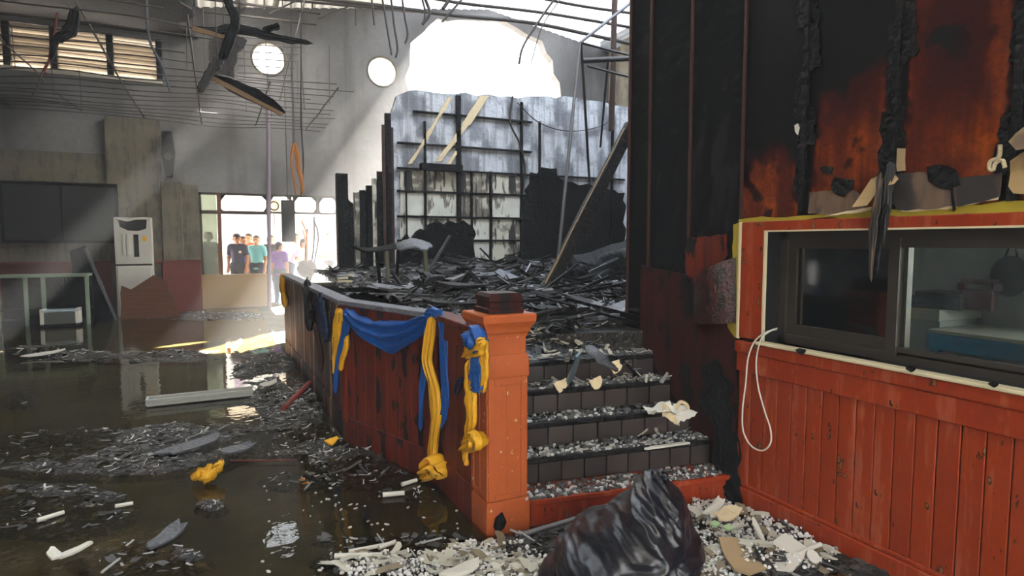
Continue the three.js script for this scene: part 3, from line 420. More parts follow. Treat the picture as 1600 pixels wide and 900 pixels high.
// ---------- flood water, wet ash, rubble ----------
const blobs = [[330, 493, 200, 9, 0.5], [200, 556, 250, 12, 0.6], [40, 548, 110, 11, 0.6], [420, 570, 60, 42, 1], [455, 620, 75, 48, 1.2], [495, 668, 62, 42, 1.2], [385, 682, 210, 30, 0.9], [150, 702, 200, 44, 0.8], [70, 790, 150, 48, 0.7], [480, 748, 80, 17, 0.6], [572, 722, 90, 36, 1.1], [215, 872, 120, 30, 0.6], [330, 790, 30, 14, 0.4], [540, 872, 60, 20, 0.6], [700, 890, 200, 26, 0.9], [640, 842, 150, 12, 0.8], [790, 880, 140, 48, 1.2], [1180, 850, 140, 72, 1.3], [960, 850, 220, 70, 1], [880, 832, 80, 26, 0.9], [700, 850, 60, 24, 0.7], [30, 620, 40, 20, 0.3], [620, 770, 60, 10, 0.45]]
  .map(([x, y, rx, ry, h]) => { const c = onY(x, y), a = onY(x + rx, y).sub(c), b = onY(x, y + ry).sub(c); return { c, a, b, k: a.x * b.z - a.z * b.x, h }; });
function wet(x, z) {                                                        // 0 where the water is open, up to 1.3 where rubble is heaped
  let m = 0;
  for (const { c, a, b, k, h } of blobs) { const dx = x - c.x, dz = z - c.z, s = (dx * b.z - dz * b.x) / k, t = (a.x * dz - a.z * dx) / k, q = Math.sqrt(s * s + t * t); if (q < 1.35) m = Math.max(m, h * sst(1.35, 0.35, q)); }
  if (z > -2.2) m = Math.max(m, 0.7);
  return m;
}
const onStage = (x, z) => (z < -5 ? x > 0.84 : z < -3.82 ? x > 0.86 + (0.39 * (z + 5)) / 1.18 : z < -2.9 ? x > 1.25 : x > 2.86);
const heap = (x, z) => { const m = wet(x, z); return m * sst(0.34, 0.75, fbm(x * 1.9, z * 1.9, 4, 301)) * 0.085 + 0.016 * m * (fbm(x * 14, z * 14, 3, 305) - 0.5) - 0.018 - 0.035 * sst(0.3, 0.05, m); };
{
  const s = new THREE.Shape([[-8.98, 15.85], [0.8, 15.85], [0.8, 9.4], [0.85, 5.0], [1.25, 3.82], [1.25, 3.25], [1.29, 2.97], [1.5, 2.95], [2.82, 2.75], [2.82, -2.55], [-8.98, -2.55]].map((p) => new THREE.Vector2(...p))), g = new THREE.ShapeGeometry(s); g.rotateX(-PI / 2);
  const w = single('flood_water', g, M.water, 'shallow murky water standing across the hall floor, mirroring the far wall', 'water'); w.userData.kind = 'stuff';
  const grid = (x0, x1, z0, z1, d) => { const nx = Math.round((x1 - x0) / d), nz = Math.round((z1 - z0) / d), q = surf(nx, nz, (u, v) => { const x = lerp(x0, x1, u), z = lerp(z0, z1, v); return V(x, onStage(x, z) ? -0.06 : heap(x, z), z); }); const uv = q.attributes.uv, p = q.attributes.position; for (let i = 0; i < p.count; i++) uv.setXY(i, p.getX(i) * 0.7, p.getZ(i) * 0.7); const id = q.index.array, keep = []; for (let i = 0; i < id.length; i += 3) if (p.getY(id[i]) > -0.055 || p.getY(id[i + 1]) > -0.055 || p.getY(id[i + 2]) > -0.055) keep.push(id[i], id[i + 1], id[i + 2]); q.setIndex(keep); return q; };
  const a = single('wet_ash', merge([grid(-5.2, 0.86, -15.8, -5.6, 0.06), grid(-4.4, 2.83, -5.6, -0.9, 0.028)]), M.ash, 'wet grey ash and mud heaped in low banks between the puddles', 'ash'); a.userData.kind = 'stuff';
}
// scattered crumbs: copies of a few broken shapes
function scatter(name, label, geo, m, n, place, category = 'rubble') {
  const im = new THREE.InstancedMesh(geo, m, n), o = new THREE.Object3D(), c = new THREE.Color(); let k = 0, tries = 0;
  while (k < n && tries++ < n * 60) { const p = place(); if (!p) continue; o.position.copy(p.p); o.rotation.set(p.tilt ?? rr(-0.3, 0.3), rr(0, 6.3), rr(-0.3, 0.3)); o.scale.set(...p.s); o.updateMatrix(); im.setMatrixAt(k, o.matrix); c.setRGB(...p.c); im.setColorAt(k, c); k++; }
  im.count = k; im.name = name; sh(im); tag(im, label, category); im.userData.kind = 'stuff'; return im;
}
const flakeG = shard(1, 1, 0.12, 3), flake2G = shard(1, 0.6, 0.2, 9, 0.15), crumbG = (() => { const g = new THREE.IcosahedronGeometry(0.5, 1).toNonIndexed(), p = g.attributes.position; for (let i = 0; i < p.count; i++) { const f = 0.75 + 0.5 * hash(Math.round(p.getX(i) * 50), Math.round(p.getY(i) * 50 + p.getZ(i) * 977)); p.setXYZ(i, p.getX(i) * f, p.getY(i) * f, p.getZ(i) * f); } g.computeVertexNormals(); return g; })(), stickG = uvm(new THREE.BoxGeometry(1, 0.16, 0.16, 3, 1, 1));
const tintM = mat({ color: 0xffffff, roughness: 0.7, bumpMap: T.bump, bumpScale: 0.002 }), tintWet = mat({ color: 0xffffff, roughness: 0.62 });
const grey = (v) => [v, v * 0.97, v * 0.93];
const floorSpot = (rmin, rmax, thr) => { const r = rmin * Math.pow(rmax / rmin, R()), a = -0.44506 + rr(-0.72, 0.72), x = -Math.sin(a) * r, z = -Math.cos(a) * r; if (x < -8 || z < -16 || onStage(x, z)) return null; const m = wet(x, z); if (m < thr) return null; const hh = heap(x, z); if (R() > 0.12 + sst(-0.004, 0.02, hh)) return null; return { x, z, r, y: Math.max(0, heap(x, z)) }; };
reseed(401);
scatter('ash_flakes', 'dark charred flakes strewn over the wet ash banks', flakeG, tintWet, 5200, () => { const f = floorSpot(1.7, 16, 0.25); if (!f) return; const s = rr(0.018, 0.06) * (0.6 + f.r * 0.06); return { p: V(f.x, f.y + 0.003, f.z), s: [s * rr(0.6, 1.8), s * 0.5, s], c: grey(rr(0.008, 0.06)) }; });
scatter('plaster_crumbs', 'pale plaster crumbs and splinters scattered over the wet ash banks', flake2G, tintM, 3000, () => { const f = floorSpot(1.9, 16, 0.3); if (!f || f.x > 1.2) return; const s = rr(0.01, 0.034) * (0.6 + f.r * 0.06); return { p: V(f.x, f.y + 0.006, f.z), s: [s * rr(0.8, 2.6), s * 0.6, s * rr(0.5, 1)], c: grey(Math.pow(R(), 1.7) * 0.7 + 0.06) }; });
scatter('charcoal_sticks', 'thin charcoal splinters among the ash on the hall floor', stickG, tintWet, 900, () => { const f = floorSpot(1.9, 15, 0.35); if (!f) return; const s = rr(0.06, 0.22) * (0.6 + f.r * 0.04); return { p: V(f.x, f.y + 0.01, f.z), s: [s, s * 0.35, s * 0.35], c: grey(R() < 0.2 ? rr(0.2, 0.4) : rr(0.01, 0.08)) }; });
scatter('floating_specks', 'small pale specks floating on the open flood water', crumbG, tintM, 420, () => { const r = rr(2.2, 12), a = -0.44506 + rr(-0.72, 0.4), x = -Math.sin(a) * r, z = -Math.cos(a) * r; if (onStage(x, z)) return; return { p: V(x, 0.003, z), s: [rr(0.012, 0.03), 0.008, rr(0.008, 0.018)], c: grey(rr(0.3, 0.7)) }; });
{ // foam and plaster pellets heaped at the foot of the stairs, in front of the bag and by the right wall
  const heaps = [[770, 882, 90, 34], [830, 893, 60, 22], [1150, 830, 70, 40], [1220, 860, 90, 44], [1120, 880, 70, 30], [1110, 800, 40, 18], [640, 885, 120, 22], [740, 868, 50, 20]].map(([x, y, rx, ry]) => { const c = onY(x, y); return { c, a: onY(x + rx, y).sub(c), b: onY(x, y + ry).sub(c) }; });
  const spot = () => { const h = pick(heaps), t = R() * 2 * PI, q = Math.pow(R(), 0.7), p = h.c.clone().addScaledVector(h.a, Math.cos(t) * q).addScaledVector(h.b, Math.sin(t) * q); return p.x > 2.82 || onStage(p.x, p.z) ? null : p; };
  scatter('foam_pellets', 'white crumbled foam and plaster pellets heaped on the floor around the bin bag', crumbG, mat({ color: 0xffffff, roughness: 0.8 }), 4000, () => { const p = spot(); if (!p) return; const s = rr(0.005, 0.021); p.y = Math.max(0, heap(p.x, p.z)) + rr(0, 0.025); return { p, s: [s * rr(0.8, 1.6), s, s], c: R() < 0.26 ? grey(rr(0.02, 0.15)) : grey(rr(0.6, 0.9)) }; });
  scatter('paper_scraps', 'torn cream scraps of board around the bin bag and along the right wall', flakeG, tintM, 260, () => { const p = spot(); if (!p) return; const s = rr(0.03, 0.1); p.y = Math.max(0, heap(p.x, p.z)) + rr(0.01, 0.03); return { p, s: [s * rr(0.7, 2), s * 0.15, s * 0.6], c: R() < 0.3 ? [0.2, 0.16, 0.1] : [0.55, 0.52, 0.42] }; });
}
{ // stairs: crumbs lie along every tread
  const zl = [-2.97, -3.19, -3.39, -3.59, -3.78, -3.97];
  const onStep = (k) => { const t = R(), x = lerp(1.5, 2.86, t), z = zl[k] + 0.2 * t - Math.pow(R(), 1.6) * 0.19 - 0.005; return V(x, (k + 1) * SH / 6 + 0.006, z); };
  scatter('stair_crumbs', 'white plaster crumbs lying along the stair treads', crumbG, tintM, 1100, () => { const k = pick([0, 0, 0, 1, 1, 1, 2, 2, 3, 3, 4]), p = onStep(k); if (k === 2 && p.x > 2.4) return; const s = rr(0.008, 0.026); return { p, s: [s * rr(0.8, 2), s, s], c: R() < 0.4 ? grey(rr(0.03, 0.12)) : grey(rr(0.4, 0.75)) }; });
  scatter('stair_dust', 'dark grit and small char on the stair treads', crumbG, tintWet, 1500, () => { const p = onStep(Math.floor(R() * 5)); const s = rr(0.008, 0.03); return { p, s: [s * 1.5, s * 0.7, s], c: grey(rr(0.02, 0.12)) }; });
  scatter('stair_shards', 'curled pale board fragments on the fourth stair tread and stage edge', flake2G, tintM, 150, () => { const k = pick([1, 3, 3, 4, 5]), p = onStep(k); p.y += 0.01; if (k === 5) { p.z -= rr(0, 0.9); if (p.x > 2.8) return; } const s = rr(0.03, 0.1); return { p, s: [s * rr(0.8, 1.6), s * 0.4, s * 0.5], c: R() < 0.5 ? [0.5, 0.46, 0.36] : grey(rr(0.1, 0.4)), tilt: rr(-0.8, 0.8) }; });
}
{ // wreckage spilling over the top step
  const top = (x, z) => lerp(0.79, SH + 0.04, sst(-3.66, -4.25, z - 0.13 * (x - 1.5))) + 0.05 * fbm(x * 7, z * 7, 3, 361) - 0.02 - 0.2 * sst(2.45, 2.8, x);
  const q = surf(60, 36, (u, v) => { const x = lerp(1.36, 2.82, u), z = lerp(-4.6, -3.66 + 0.13 * (x - 1.5), v); return V(x, top(x, z), z); }), uv = q.attributes.uv, p = q.attributes.position; for (let i = 0; i < p.count; i++) uv.setXY(i, p.getX(i) * 0.8, p.getZ(i) * 0.8);
  const a = single('stair_head_ash', q, M.ashDark, 'dark ash and rubble sloping over the top step of the stairs', 'ash'); a.userData.kind = 'stuff'; reseed(431);
  const spot = () => { const x = rr(1.4, 2.72), z = rr(-5.0, -3.7 + 0.13 * (x - 1.5)); return V(x, (z > -4.55 ? top(x, z) : SH + 0.05) + 0.012, z); };
  scatter('stair_head_flakes', 'grey and cream board flakes heaped over the top step of the stairs', flake2G, tintM, 620, () => { const s = rr(0.025, 0.1); return { p: spot(), s: [s * rr(0.8, 2), s * 0.3, s * 0.6], c: R() < 0.3 ? [0.42, 0.38, 0.28] : R() < 0.5 ? [0.2, 0.21, 0.23] : grey(rr(0.02, 0.12)), tilt: rr(-0.5, 0.5) }; });
}
// ---------- stage: wet charred wreckage ----------
const bank = (x, z) => SH + 0.02 + 0.16 * sst(0.35, 0.8, fbm(x * 1.1, z * 1.1, 4, 333)) * sst(-4.0, -5.4, z) + 0.05 * fbm(x * 6, z * 6, 3, 335) + 0.3 * sst(-7.4, -9.6, z) * fbm(x * 0.8, 3, 2, 337) * 0.8;
{
  const q = surf(110, 80, (u, v) => { const x = lerp(1.36, 8.6, u), z = lerp(-10.42, -4.0, v); return V(x, bank(x, z), z); }), uv = q.attributes.uv, p = q.attributes.position; for (let i = 0; i < p.count; i++) uv.setXY(i, p.getX(i) * 0.6, p.getZ(i) * 0.6);
  const a = single('stage_ash', q, M.ashDark, 'black wet ash banked over the stage floor behind the railing', 'ash'); a.userData.kind = 'stuff';
  reseed(421);
  const st = () => { const z = -4.05 - 6.2 * Math.pow(R(), 1.4), x = lerp(Math.max(1.42, 1.0), 2.9 + (-4 - z) * 0.95, R()); return V(x, bank(x, z) + 0.01, z); };
  scatter('stage_flakes', 'grey and black flakes of burnt board covering the stage ash', flakeG, tintWet, 5200, () => { const p = st(), s = rr(0.03, 0.13); return { p, s: [s * rr(0.7, 2.2), s * 0.3, s], c: R() < 0.14 ? [0.2, 0.21, 0.24] : grey(rr(0.006, 0.06)) }; });
  scatter('stage_splinters', 'thin charred splinters lying across the stage ash', stickG, tintWet, 1400, () => { const p = st(), s = rr(0.12, 0.5); p.y += 0.02; return { p, s: [s, 0.1, 0.1].map((q, i) => (i ? s * 0.25 : q)), c: R() < 0.14 ? [0.24, 0.25, 0.28] : grey(rr(0.006, 0.04)) }; });
  // larger pieces one by one
  const lathG = [0, 1, 2, 3].map((i) => beam(V(-0.5, 0, 0), V(0.5, 0.0, 0), 0.05, 0.03)), slabG = [0, 1, 2].map((i) => shard(0.5, 0.3, 0.02, 20 + i, 0.03));
  for (let i = 0; i < 120; i++) { const p = st(), m = sh(new THREE.Mesh(pick(lathG), i % 9 ? M.char : M.ashPale)); m.name = 'charred_lath'; tag(m, 'charred timber lath lying in the wreckage on the stage', 'lath', 'charred laths on the stage'); const L = rr(0.25, 1.05); m.scale.set(L, rr(0.4, 0.9), rr(0.4, 0.9)); const tz = rr(-0.14, 0.3) * (R() < 0.4 ? 1.6 : 0.6); m.rotation.set(0, rr(0, 6.3), tz); m.position.set(p.x, p.y + Math.abs(Math.sin(tz)) * L * 0.5 * 0.85 + 0.02, p.z); if (p.x < 2.2 && p.z > -5.5) m.rotation.y = 1.2 + rr(-0.3, 0.3); }
  for (let i = 0; i < 70; i++) { const p = st(), m = sh(new THREE.Mesh(pick(slabG), i % 3 ? M.char : M.ashPale)); m.name = 'board_fragment'; tag(m, 'broken piece of burnt ceiling board lying flat on the stage', 'board', 'board fragments on the stage'); m.scale.setScalar(rr(0.4, 1.2)); m.rotation.set(rr(-0.3, 0.3), rr(0, 6.3), rr(-0.3, 0.3)); m.position.copy(p).add(V(0, 0.03, 0)); }
}

// ---------- bunting on the stage front ----------
const onSeg = (i, px, py, off) => { const a = FP[i], b = FP[i + 1], dx = b[0] - a[0], dz = b[1] - a[1], L = Math.hypot(dx, dz), n = V(-dz / L, 0, dx / L), d = sight(px, py), o = V(a[0], 0, a[1]).addScaledVector(n, off), t = o.sub(camera.position).dot(n) / d.dot(n); return d.multiplyScalar(t).add(camera.position); };
const nSeg = (i) => { const a = FP[i], b = FP[i + 1], dx = b[0] - a[0], dz = b[1] - a[1], L = Math.hypot(dx, dz); return V(-dz / L, 0, dx / L); };
const S1 = (l, off = 0.05) => l.map(([x, y]) => onSeg(1, x, y, off)), N1 = nSeg(1);
single('swag', loft(S1([[543, 484], [556, 500], [572, 512], [592, 523], [612, 525], [640, 518], [660, 508], [676, 494]]), [0.04, 0.05, 0.075, 0.11, 0.12, 0.08, 0.06, 0.03], 0.035, { N: N1, seg: 70, ring: 34, fold: 0.8, k: 4, s: 3, ragged: 0.12 }), M.blue, 'blue cloth swag draped between two yellow tails on the stage front', 'bunting');
{
  const g = thing('bunting_tail', 'long yellow and blue tail reaching the floor at the middle of the bunting', 'bunting');
  part('yellow_streamer', loft(S1([[677, 490], [674, 520], [668, 560], [678, 600], [682, 640], [678, 690], [677, 730]], 0.09), [0.02, 0.045, 0.05, 0.04, 0.045, 0.035, 0.035], 0.02, { N: N1, seg: 60, ring: 22, fold: 0.7, s: 5 }), M.gold, g);
  part('yellow_puddle', loft(S1([[660, 748], [672, 738], [681, 728], [690, 736], [697, 746]], 0.1), [0.02, 0.05, 0.07, 0.055, 0.02], [0.02, 0.05, 0.06, 0.05, 0.02], { N: N1, seg: 40, ring: 24, fold: 0.9, s: 7 }), M.gold, g);
  part('blue_streamer', loft(S1([[688, 486], [694, 520], [696, 570], [697, 620], [692, 650], [684, 672]], 0.07), [0.03, 0.04, 0.04, 0.045, 0.05, 0.02], 0.016, { N: N1, seg: 50, s: 8 }), M.blue, g);
  part('blue_streamer', loft(S1([[668, 500], [665, 560], [660, 605], [658, 640], [657, 674]], 0.065), [0.03, 0.03, 0.03, 0.012, 0.01], 0.012, { N: N1, seg: 40, s: 9 }), M.blue, g);
  part('knot', loft(S1([[669, 496], [676, 488], [688, 492]], 0.085), 0.03, 0.03, { N: N1, seg: 16, ring: 16, s: 10 }), M.blue, g);
}
{
  const g = thing('bunting_tail', 'short yellow and blue tail at the left end of the blue swag', 'bunting');
  part('yellow_streamer', loft(S1([[533, 482], [530, 500], [527, 530], [526, 560], [525, 588]], 0.06), [0.05, 0.06, 0.05, 0.03, 0.012], 0.02, { N: N1, seg: 50, ring: 22, s: 11, fold: 0.7 }), M.gold, g);
  part('yellow_streamer', loft(S1([[541, 520], [541, 540], [535, 562], [533, 580]], 0.062), [0.02, 0.04, 0.025, 0.01], 0.016, { N: N1, seg: 30, s: 12 }), M.gold, g);
  part('blue_streamer', loft(S1([[541, 480], [542, 505], [536, 530], [530, 555], [526, 585], [524, 617]], 0.075), [0.04, 0.045, 0.03, 0.02, 0.022, 0.014], 0.014, { N: N1, seg: 50, s: 13 }), M.blue, g);
}
{
  const Xn = 1.235, P = (l, d = 0) => l.map(([x, y]) => onX(x, y, Xn - d)), N = V(-1, 0, 0.25).normalize();
  const g = thing('bunting_tail', 'yellow streamer under a puffed blue rosette beside the newel post', 'bunting');
  part('rosette', loft(P([[738, 517], [743, 524], [745, 535], [742, 545]], 0.03), [0.03, 0.06, 0.065, 0.04], [0.03, 0.05, 0.05, 0.03], { N, seg: 30, ring: 24, fold: 0.5, s: 21, ragged: 0.1 }), M.blue, g);
  part('rosette_petal', loft(P([[733, 522], [736, 532], [735, 541]], 0.02), [0.02, 0.03, 0.02], 0.03, { N, seg: 20, s: 22 }), M.blue, g);
  part('yellow_collar', loft(P([[730, 558], [736, 548], [748, 546], [756, 530]], 0.035), [0.02, 0.035, 0.035, 0.03], 0.022, { N, seg: 30, s: 23, fold: 0.7 }), M.gold, g);
  part('yellow_streamer', loft(P([[757, 528], [757, 560], [757, 590], [755, 615]], 0.0), [0.03, 0.035, 0.03, 0.012], 0.014, { N, seg: 30, s: 24 }), M.gold, g);
  part('blue_streamer', loft(P([[744, 556], [745, 580], [746, 600], [746, 614]], 0.02), [0.045, 0.06, 0.055, 0.035], 0.018, { N, seg: 30, s: 25 }), M.blue, g);
  part('yellow_streamer', loft(P([[734, 560], [734, 590], [736, 620], [737, 650], [734, 680], [737, 692]], 0.03), [0.02, 0.025, 0.05, 0.04, 0.03, 0.05], 0.016, { N, seg: 50, s: 26, fold: 0.7 }), M.gold, g);
  part('yellow_knot', loft(P([[733, 702], [736, 692], [742, 684], [747, 692], [738, 704]], 0.035), [0.015, 0.045, 0.05, 0.035, 0.015], 0.03, { N, seg: 36, ring: 20, s: 27, fold: 0.9 }), M.gold, g);
  part('yellow_tip', loft(P([[728, 700], [727, 712], [730, 728]], 0.02), [0.02, 0.022, 0.008], 0.012, { N, seg: 20, s: 28 }), M.gold, g);
}
single('bunting_scrap', loft([onSeg(2, 722, 590, 0.03), onSeg(2, 715, 605, 0.03), onSeg(2, 713, 616, 0.03)], [0.02, 0.03, 0.012], 0.012, { N: V(-1, 0, 0), seg: 20, s: 29 }), M.blueBurnt, 'small dark blue scrap stuck to the stage front between two tails', 'cloth');
{
  const N0 = V(-1, 0, 0), q = (l) => l.map(([x, y]) => onSeg(0, x, y, 0.05));
  single('burnt_swag', loft(q([[478, 448], [482, 470], [484, 495], [486, 515]]), [0.14, 0.2, 0.18, 0.08], 0.03, { N: N0, seg: 40, s: 31 }), M.black, 'blackened cloth drape on the far scorched stage front, left one', 'cloth');
  single('burnt_swag', loft(q([[500, 462], [503, 485], [507, 508], [512, 530]]), [0.1, 0.16, 0.14, 0.06], 0.03, { N: N0, seg: 40, s: 32 }), M.blueBurnt, 'navy scorched cloth drape on the far stage front beside the black one', 'cloth');
  single('yellow_streamer', loft(q([[443, 432], [442, 448], [443, 462], [447, 478]]), [0.1, 0.12, 0.1, 0.06], 0.03, { N: N0, seg: 30, s: 33 }), M.gold, 'orange yellow cloth end at the farthest corner of the stage front', 'cloth');
  single('hanging_strip', loft(q([[491, 505], [497, 530], [503, 560], [500, 580]]), [0.05, 0.06, 0.05, 0.02], 0.015, { N: N0, seg: 30, s: 34 }), M.ember, 'dark red strip of burnt cloth hanging low on the scorched stage front', 'cloth');
  single('hanging_strip', loft(S1([[520, 560], [522, 585], [524, 610]], 0.04), [0.03, 0.03, 0.012], 0.012, { N: N1, seg: 20, s: 35 }), M.blueBurnt, 'thin dark blue strip hanging left of the short bunting tail', 'cloth');
}
// ---------- bin bag ----------
{
  const c = onY(970, 928), H = [0, 0.05, 0.2, 0.32, 0.41, 0.5, 0.545], xl = [-0.30, -0.35, -0.29, -0.15, 0.0, 0.11, 0.15], xr = [0.27, 0.31, 0.34, 0.3, 0.255, 0.2, 0.165], dp = [0.22, 0.25, 0.25, 0.2, 0.14, 0.07, 0.02];
  const at = (a, h) => { let i = 0; while (i < H.length - 2 && h > H[i + 1]) i++; const t = clamp((h - H[i]) / (H[i + 1] - H[i])); return lerp(a[i], a[i + 1], t); };
  const ridge = (x, y, s) => 1 - Math.abs(fbm(x, y, 3, s) - 0.5) * 4;
  const g = surf(170, 120, (u, v) => {
    const a = u * 2 * PI, h = 0.548 * Math.pow(v, 0.8), l = at(xl, h), r = at(xr, h), m = (l + r) / 2, w = (r - l) / 2, d = at(dp, h), cs = Math.cos(a), sn = Math.sin(a), k = u > 0.5 ? 1 - u : u;
    const x = m + w * Math.sign(cs) * Math.pow(Math.abs(cs), 0.85), z = d * sn;
    const wx = x + 0.25 * fbm(x * 4, h * 4 + z * 2, 2, 519), e = 0.034 * ridge(wx * 5 - h * 1 + z * 2, h * 5 + wx * 3 + z * 3, 511) + 0.015 * ridge((wx + h * 0.8) * 9, (h - wx * 0.7) * 3.2 + z * 4, 513) + 0.005 * ridge((wx + h * 0.9) * 22, (h - wx) * 7 + z * 8, 517);
    return V(x + e * cs * 0.8, Math.max(0, h + e * 0.45), z + e * sn * (0.5 + sst(0, 0.1, d)));
  });
  const b = thing('bin_bag', 'crumpled shiny black plastic bin bag slumped on the debris at the stair foot', 'bag', [c.x, 0.01, c.z], -0.44506);
  part('sack', g, M.bag, b);
  part('gathered_neck', loft([V(0.14, 0.53, 0), V(0.165, 0.555, 0.01), V(0.2, 0.55, 0.02)], [0.03, 0.028, 0.02], 0.014, { N: V(0, 0, 1), seg: 20, s: 41, fold: 0.9 }), M.bag, b);
}
// ---------- right side: cable, peeled veneers, hanging strips ----------
single('cable', tube([[1214, 513, 2.93], [1206, 516, 2.86], [1192, 526, 2.82], [1182, 560, 2.82], [1184, 600, 2.82], [1194, 640, 2.82], [1204, 672, 2.82], [1204, 692, 2.82], [1192, 704, 2.82], [1174, 697, 2.82], [1162, 676, 2.81], [1160, 645, 2.81], [1165, 600, 2.81], [1170, 555, 2.81], [1182, 530, 2.82], [1200, 518, 2.85], [1213, 515, 2.92]].map(([x, y, q]) => onX(x, y, q)), 0.0048, 140, 8), M.bone, 'loop of white cable hanging from the counter window sill', 'cable');
{
  const P = (x, y, q = 2.868) => { const p = onX(x, y, q); return [p.z, p.y]; };
  const flat = (name, label, l, m, t = 0.006, q = 2.868, am = 0.006, curl = 0) => { const g = slab(ragged(l.map(([x, y]) => P(x, y, q)), am, 0.045, Math.round(l[0][0])), t); if (curl) { const ps = g.attributes.position; g.computeBoundingBox(); const b = g.boundingBox; for (let i = 0; i < ps.count; i++) { const v = (ps.getY(i) - b.min.y) / (b.max.y - b.min.y), u = (ps.getX(i) - b.min.x) / (b.max.x - b.min.x); ps.setZ(i, ps.getZ(i) + curl * ((1 - v) ** 2 + 0.4 * (u - 0.5) ** 2)); } g.computeVertexNormals(); } g.rotateY(-PI / 2); g.translate(q, 0, 0); return single(name, g, m, label, 'panel'); };
  flat('peeled_veneer', 'brown scorched veneer sheet with pale rounded lower edge, above the middle of the counter window', [[1398, 272], [1398, 318], [1408, 328], [1470, 326], [1540, 316], [1566, 308], [1566, 270], [1500, 278], [1440, 268]], M.veneer, 0.006, 2.872, 0.006, 0.02);
  flat('veneer_edge', 'pale torn paper edge under the brown scorched veneer sheet', [[1399, 312], [1402, 326], [1412, 331], [1480, 327], [1560, 312], [1562, 304], [1520, 316], [1470, 321], [1412, 324]], M.tanPale, 0.004, 2.858, 0.004);
  flat('peeled_veneer', 'pale curved veneer panel at the right edge of the picture above the window', [[1580, 252], [1581, 292], [1590, 303], [1640, 306], [1640, 232], [1600, 238]], M.veneerPale, 0.008, 2.868, 0.006, 0.03);
  flat('peeled_veneer', 'grey-brown veneer strip with a white lower edge above the left half of the window', [[1266, 300], [1266, 334], [1300, 336], [1352, 326], [1362, 312], [1330, 296]], M.veneer, 0.006, 2.872, 0.006, 0.015);
  flat('veneer_edge', 'thin white torn strip sloping above the left half of the window', [[1286, 338], [1362, 323], [1372, 326], [1330, 334]], M.tanPale, 0.004, 2.855, 0.003);
  flat('veneer_curl', 'yellowish curl of veneer beside the middle stud above the window', [[1344, 324], [1352, 300], [1362, 280], [1376, 274], [1376, 300], [1366, 322]], M.veneerPale, 0.006, 2.86, 0.004, 0.05);
  flat('veneer_curl', 'small tan curl of veneer just right of the middle stud', [[1391, 280], [1398, 272], [1407, 280], [1404, 288], [1396, 290]], M.veneerPale, 0.006, 2.86, 0.003, 0.03);
  flat('veneer_tongue', 'upright tan tongue of bare veneer high beside the middle stud', [[1400, 232], [1415, 232], [1415, 266], [1402, 268]], M.tan, 0.004, 2.874, 0.004);
  flat('veneer_curl', 'cream veneer flap with burnt holes at the upper right corner', [[1582, 222], [1590, 208], [1604, 196], [1640, 192], [1640, 228], [1600, 236]], M.veneerPale, 0.008, 2.85, 0.005, 0.05);
  flat('scorched_hole', 'black ragged burn on the veneer left of the middle stud', [[1300, 290], [1306, 276], [1322, 280], [1336, 282], [1334, 296], [1318, 306], [1304, 302]], M.char, 0.008, 2.862, 0.01);
  flat('scorched_hole', 'black ragged burn on the orange board above the brown veneer', [[1448, 262], [1468, 256], [1496, 266], [1500, 290], [1470, 294], [1452, 284]], M.char, 0.008, 2.862, 0.01);
  flat('scorched_hole', 'small black ragged burn on the orange board near the left stud', [[1283, 262], [1292, 258], [1302, 262], [1300, 272], [1288, 272]], M.char, 0.008, 2.868, 0.006);
  flat('dark_sliver', 'thin dark sliver hanging across the brown veneer', [[1484, 286], [1488, 286], [1494, 328], [1490, 331]], M.char, 0.006, 2.85, 0.002);
  flat('paper_flake', 'tiny white paper flake stuck high on the charred wall', [[1242, 196], [1247, 193], [1250, 200], [1247, 211], [1243, 206]], M.bone, 0.004, 2.865, 0.001);
  for (const [l, x, y] of [['dark burnt notch on the wainscot rail left of the window sill', 1252, 548], ['dark burnt notch on the sill edge right of the window middle', 1424, 576], ['dark burnt notch on the sill edge near the right picture border', 1553, 600]]) flat('burnt_notch', l, [[x - 8, y - 2], [x - 2, y - 4], [x + 8, y - 1], [x + 6, y + 3], [x + 1, y + 6], [x - 7, y + 1]], M.char, 0.006, 2.808, 0.004);
  // hanging strips
  const H = (l, q) => l.map(([x, y], i) => onX(x, y, i ? q : 2.862)), N = V(-1, 0, 0.3).normalize();
  single('hanging_strip', loft(H([[1376, 268], [1372, 310], [1365, 350], [1362, 400], [1361, 442]], 2.8), [0.012, 0.016, 0.018, 0.014, 0.004], 0.007, { N, seg: 40, s: 51 }), M.veneer, 'long brown strip hanging in front of the counter window', 'strip');
  single('hanging_strip', loft(H([[1384, 262], [1380, 320], [1376, 360], [1371, 395], [1370, 430]], 2.82), [0.014, 0.018, 0.014, 0.01, 0.004], 0.008, { N, seg: 40, s: 52 }), M.char, 'long charred strip hanging close behind the brown strip', 'strip');
  single('hanging_strip', loft(H([[1392, 250], [1388, 300], [1384, 345], [1380, 384]], 2.83), [0.02, 0.022, 0.014, 0.004], 0.008, { N, seg: 40, s: 53 }), M.black, 'short black strip hanging from the middle stud above the window', 'strip');
  single('hook_curl', tube([[1563, 226], [1560, 246], [1548, 252], [1546, 264], [1551, 266], [1555, 256], [1566, 250], [1570, 262]].map(([x, y]) => onX(x, y, 2.84)), 0.008, 40, 6), M.tanPale, 'pale hook-shaped curl of peeled lining near the right stud', 'strip');
  const cs = surf(24, 16, (u, v) => { const a = onX(lerp(1084, 1150, u), lerp(lerp(470, 402, Math.sqrt(u)), 505, v), 2.86); const b = Math.sin(u * PI); return a.add(V(-0.12 * b * (1 - v * 0.4), 0, 0.02 * b)); });
  single('curled_sheet', cs, M.scorchSheet, 'burnt wall sheet curling away from the wall left of the window surround', 'sheet');
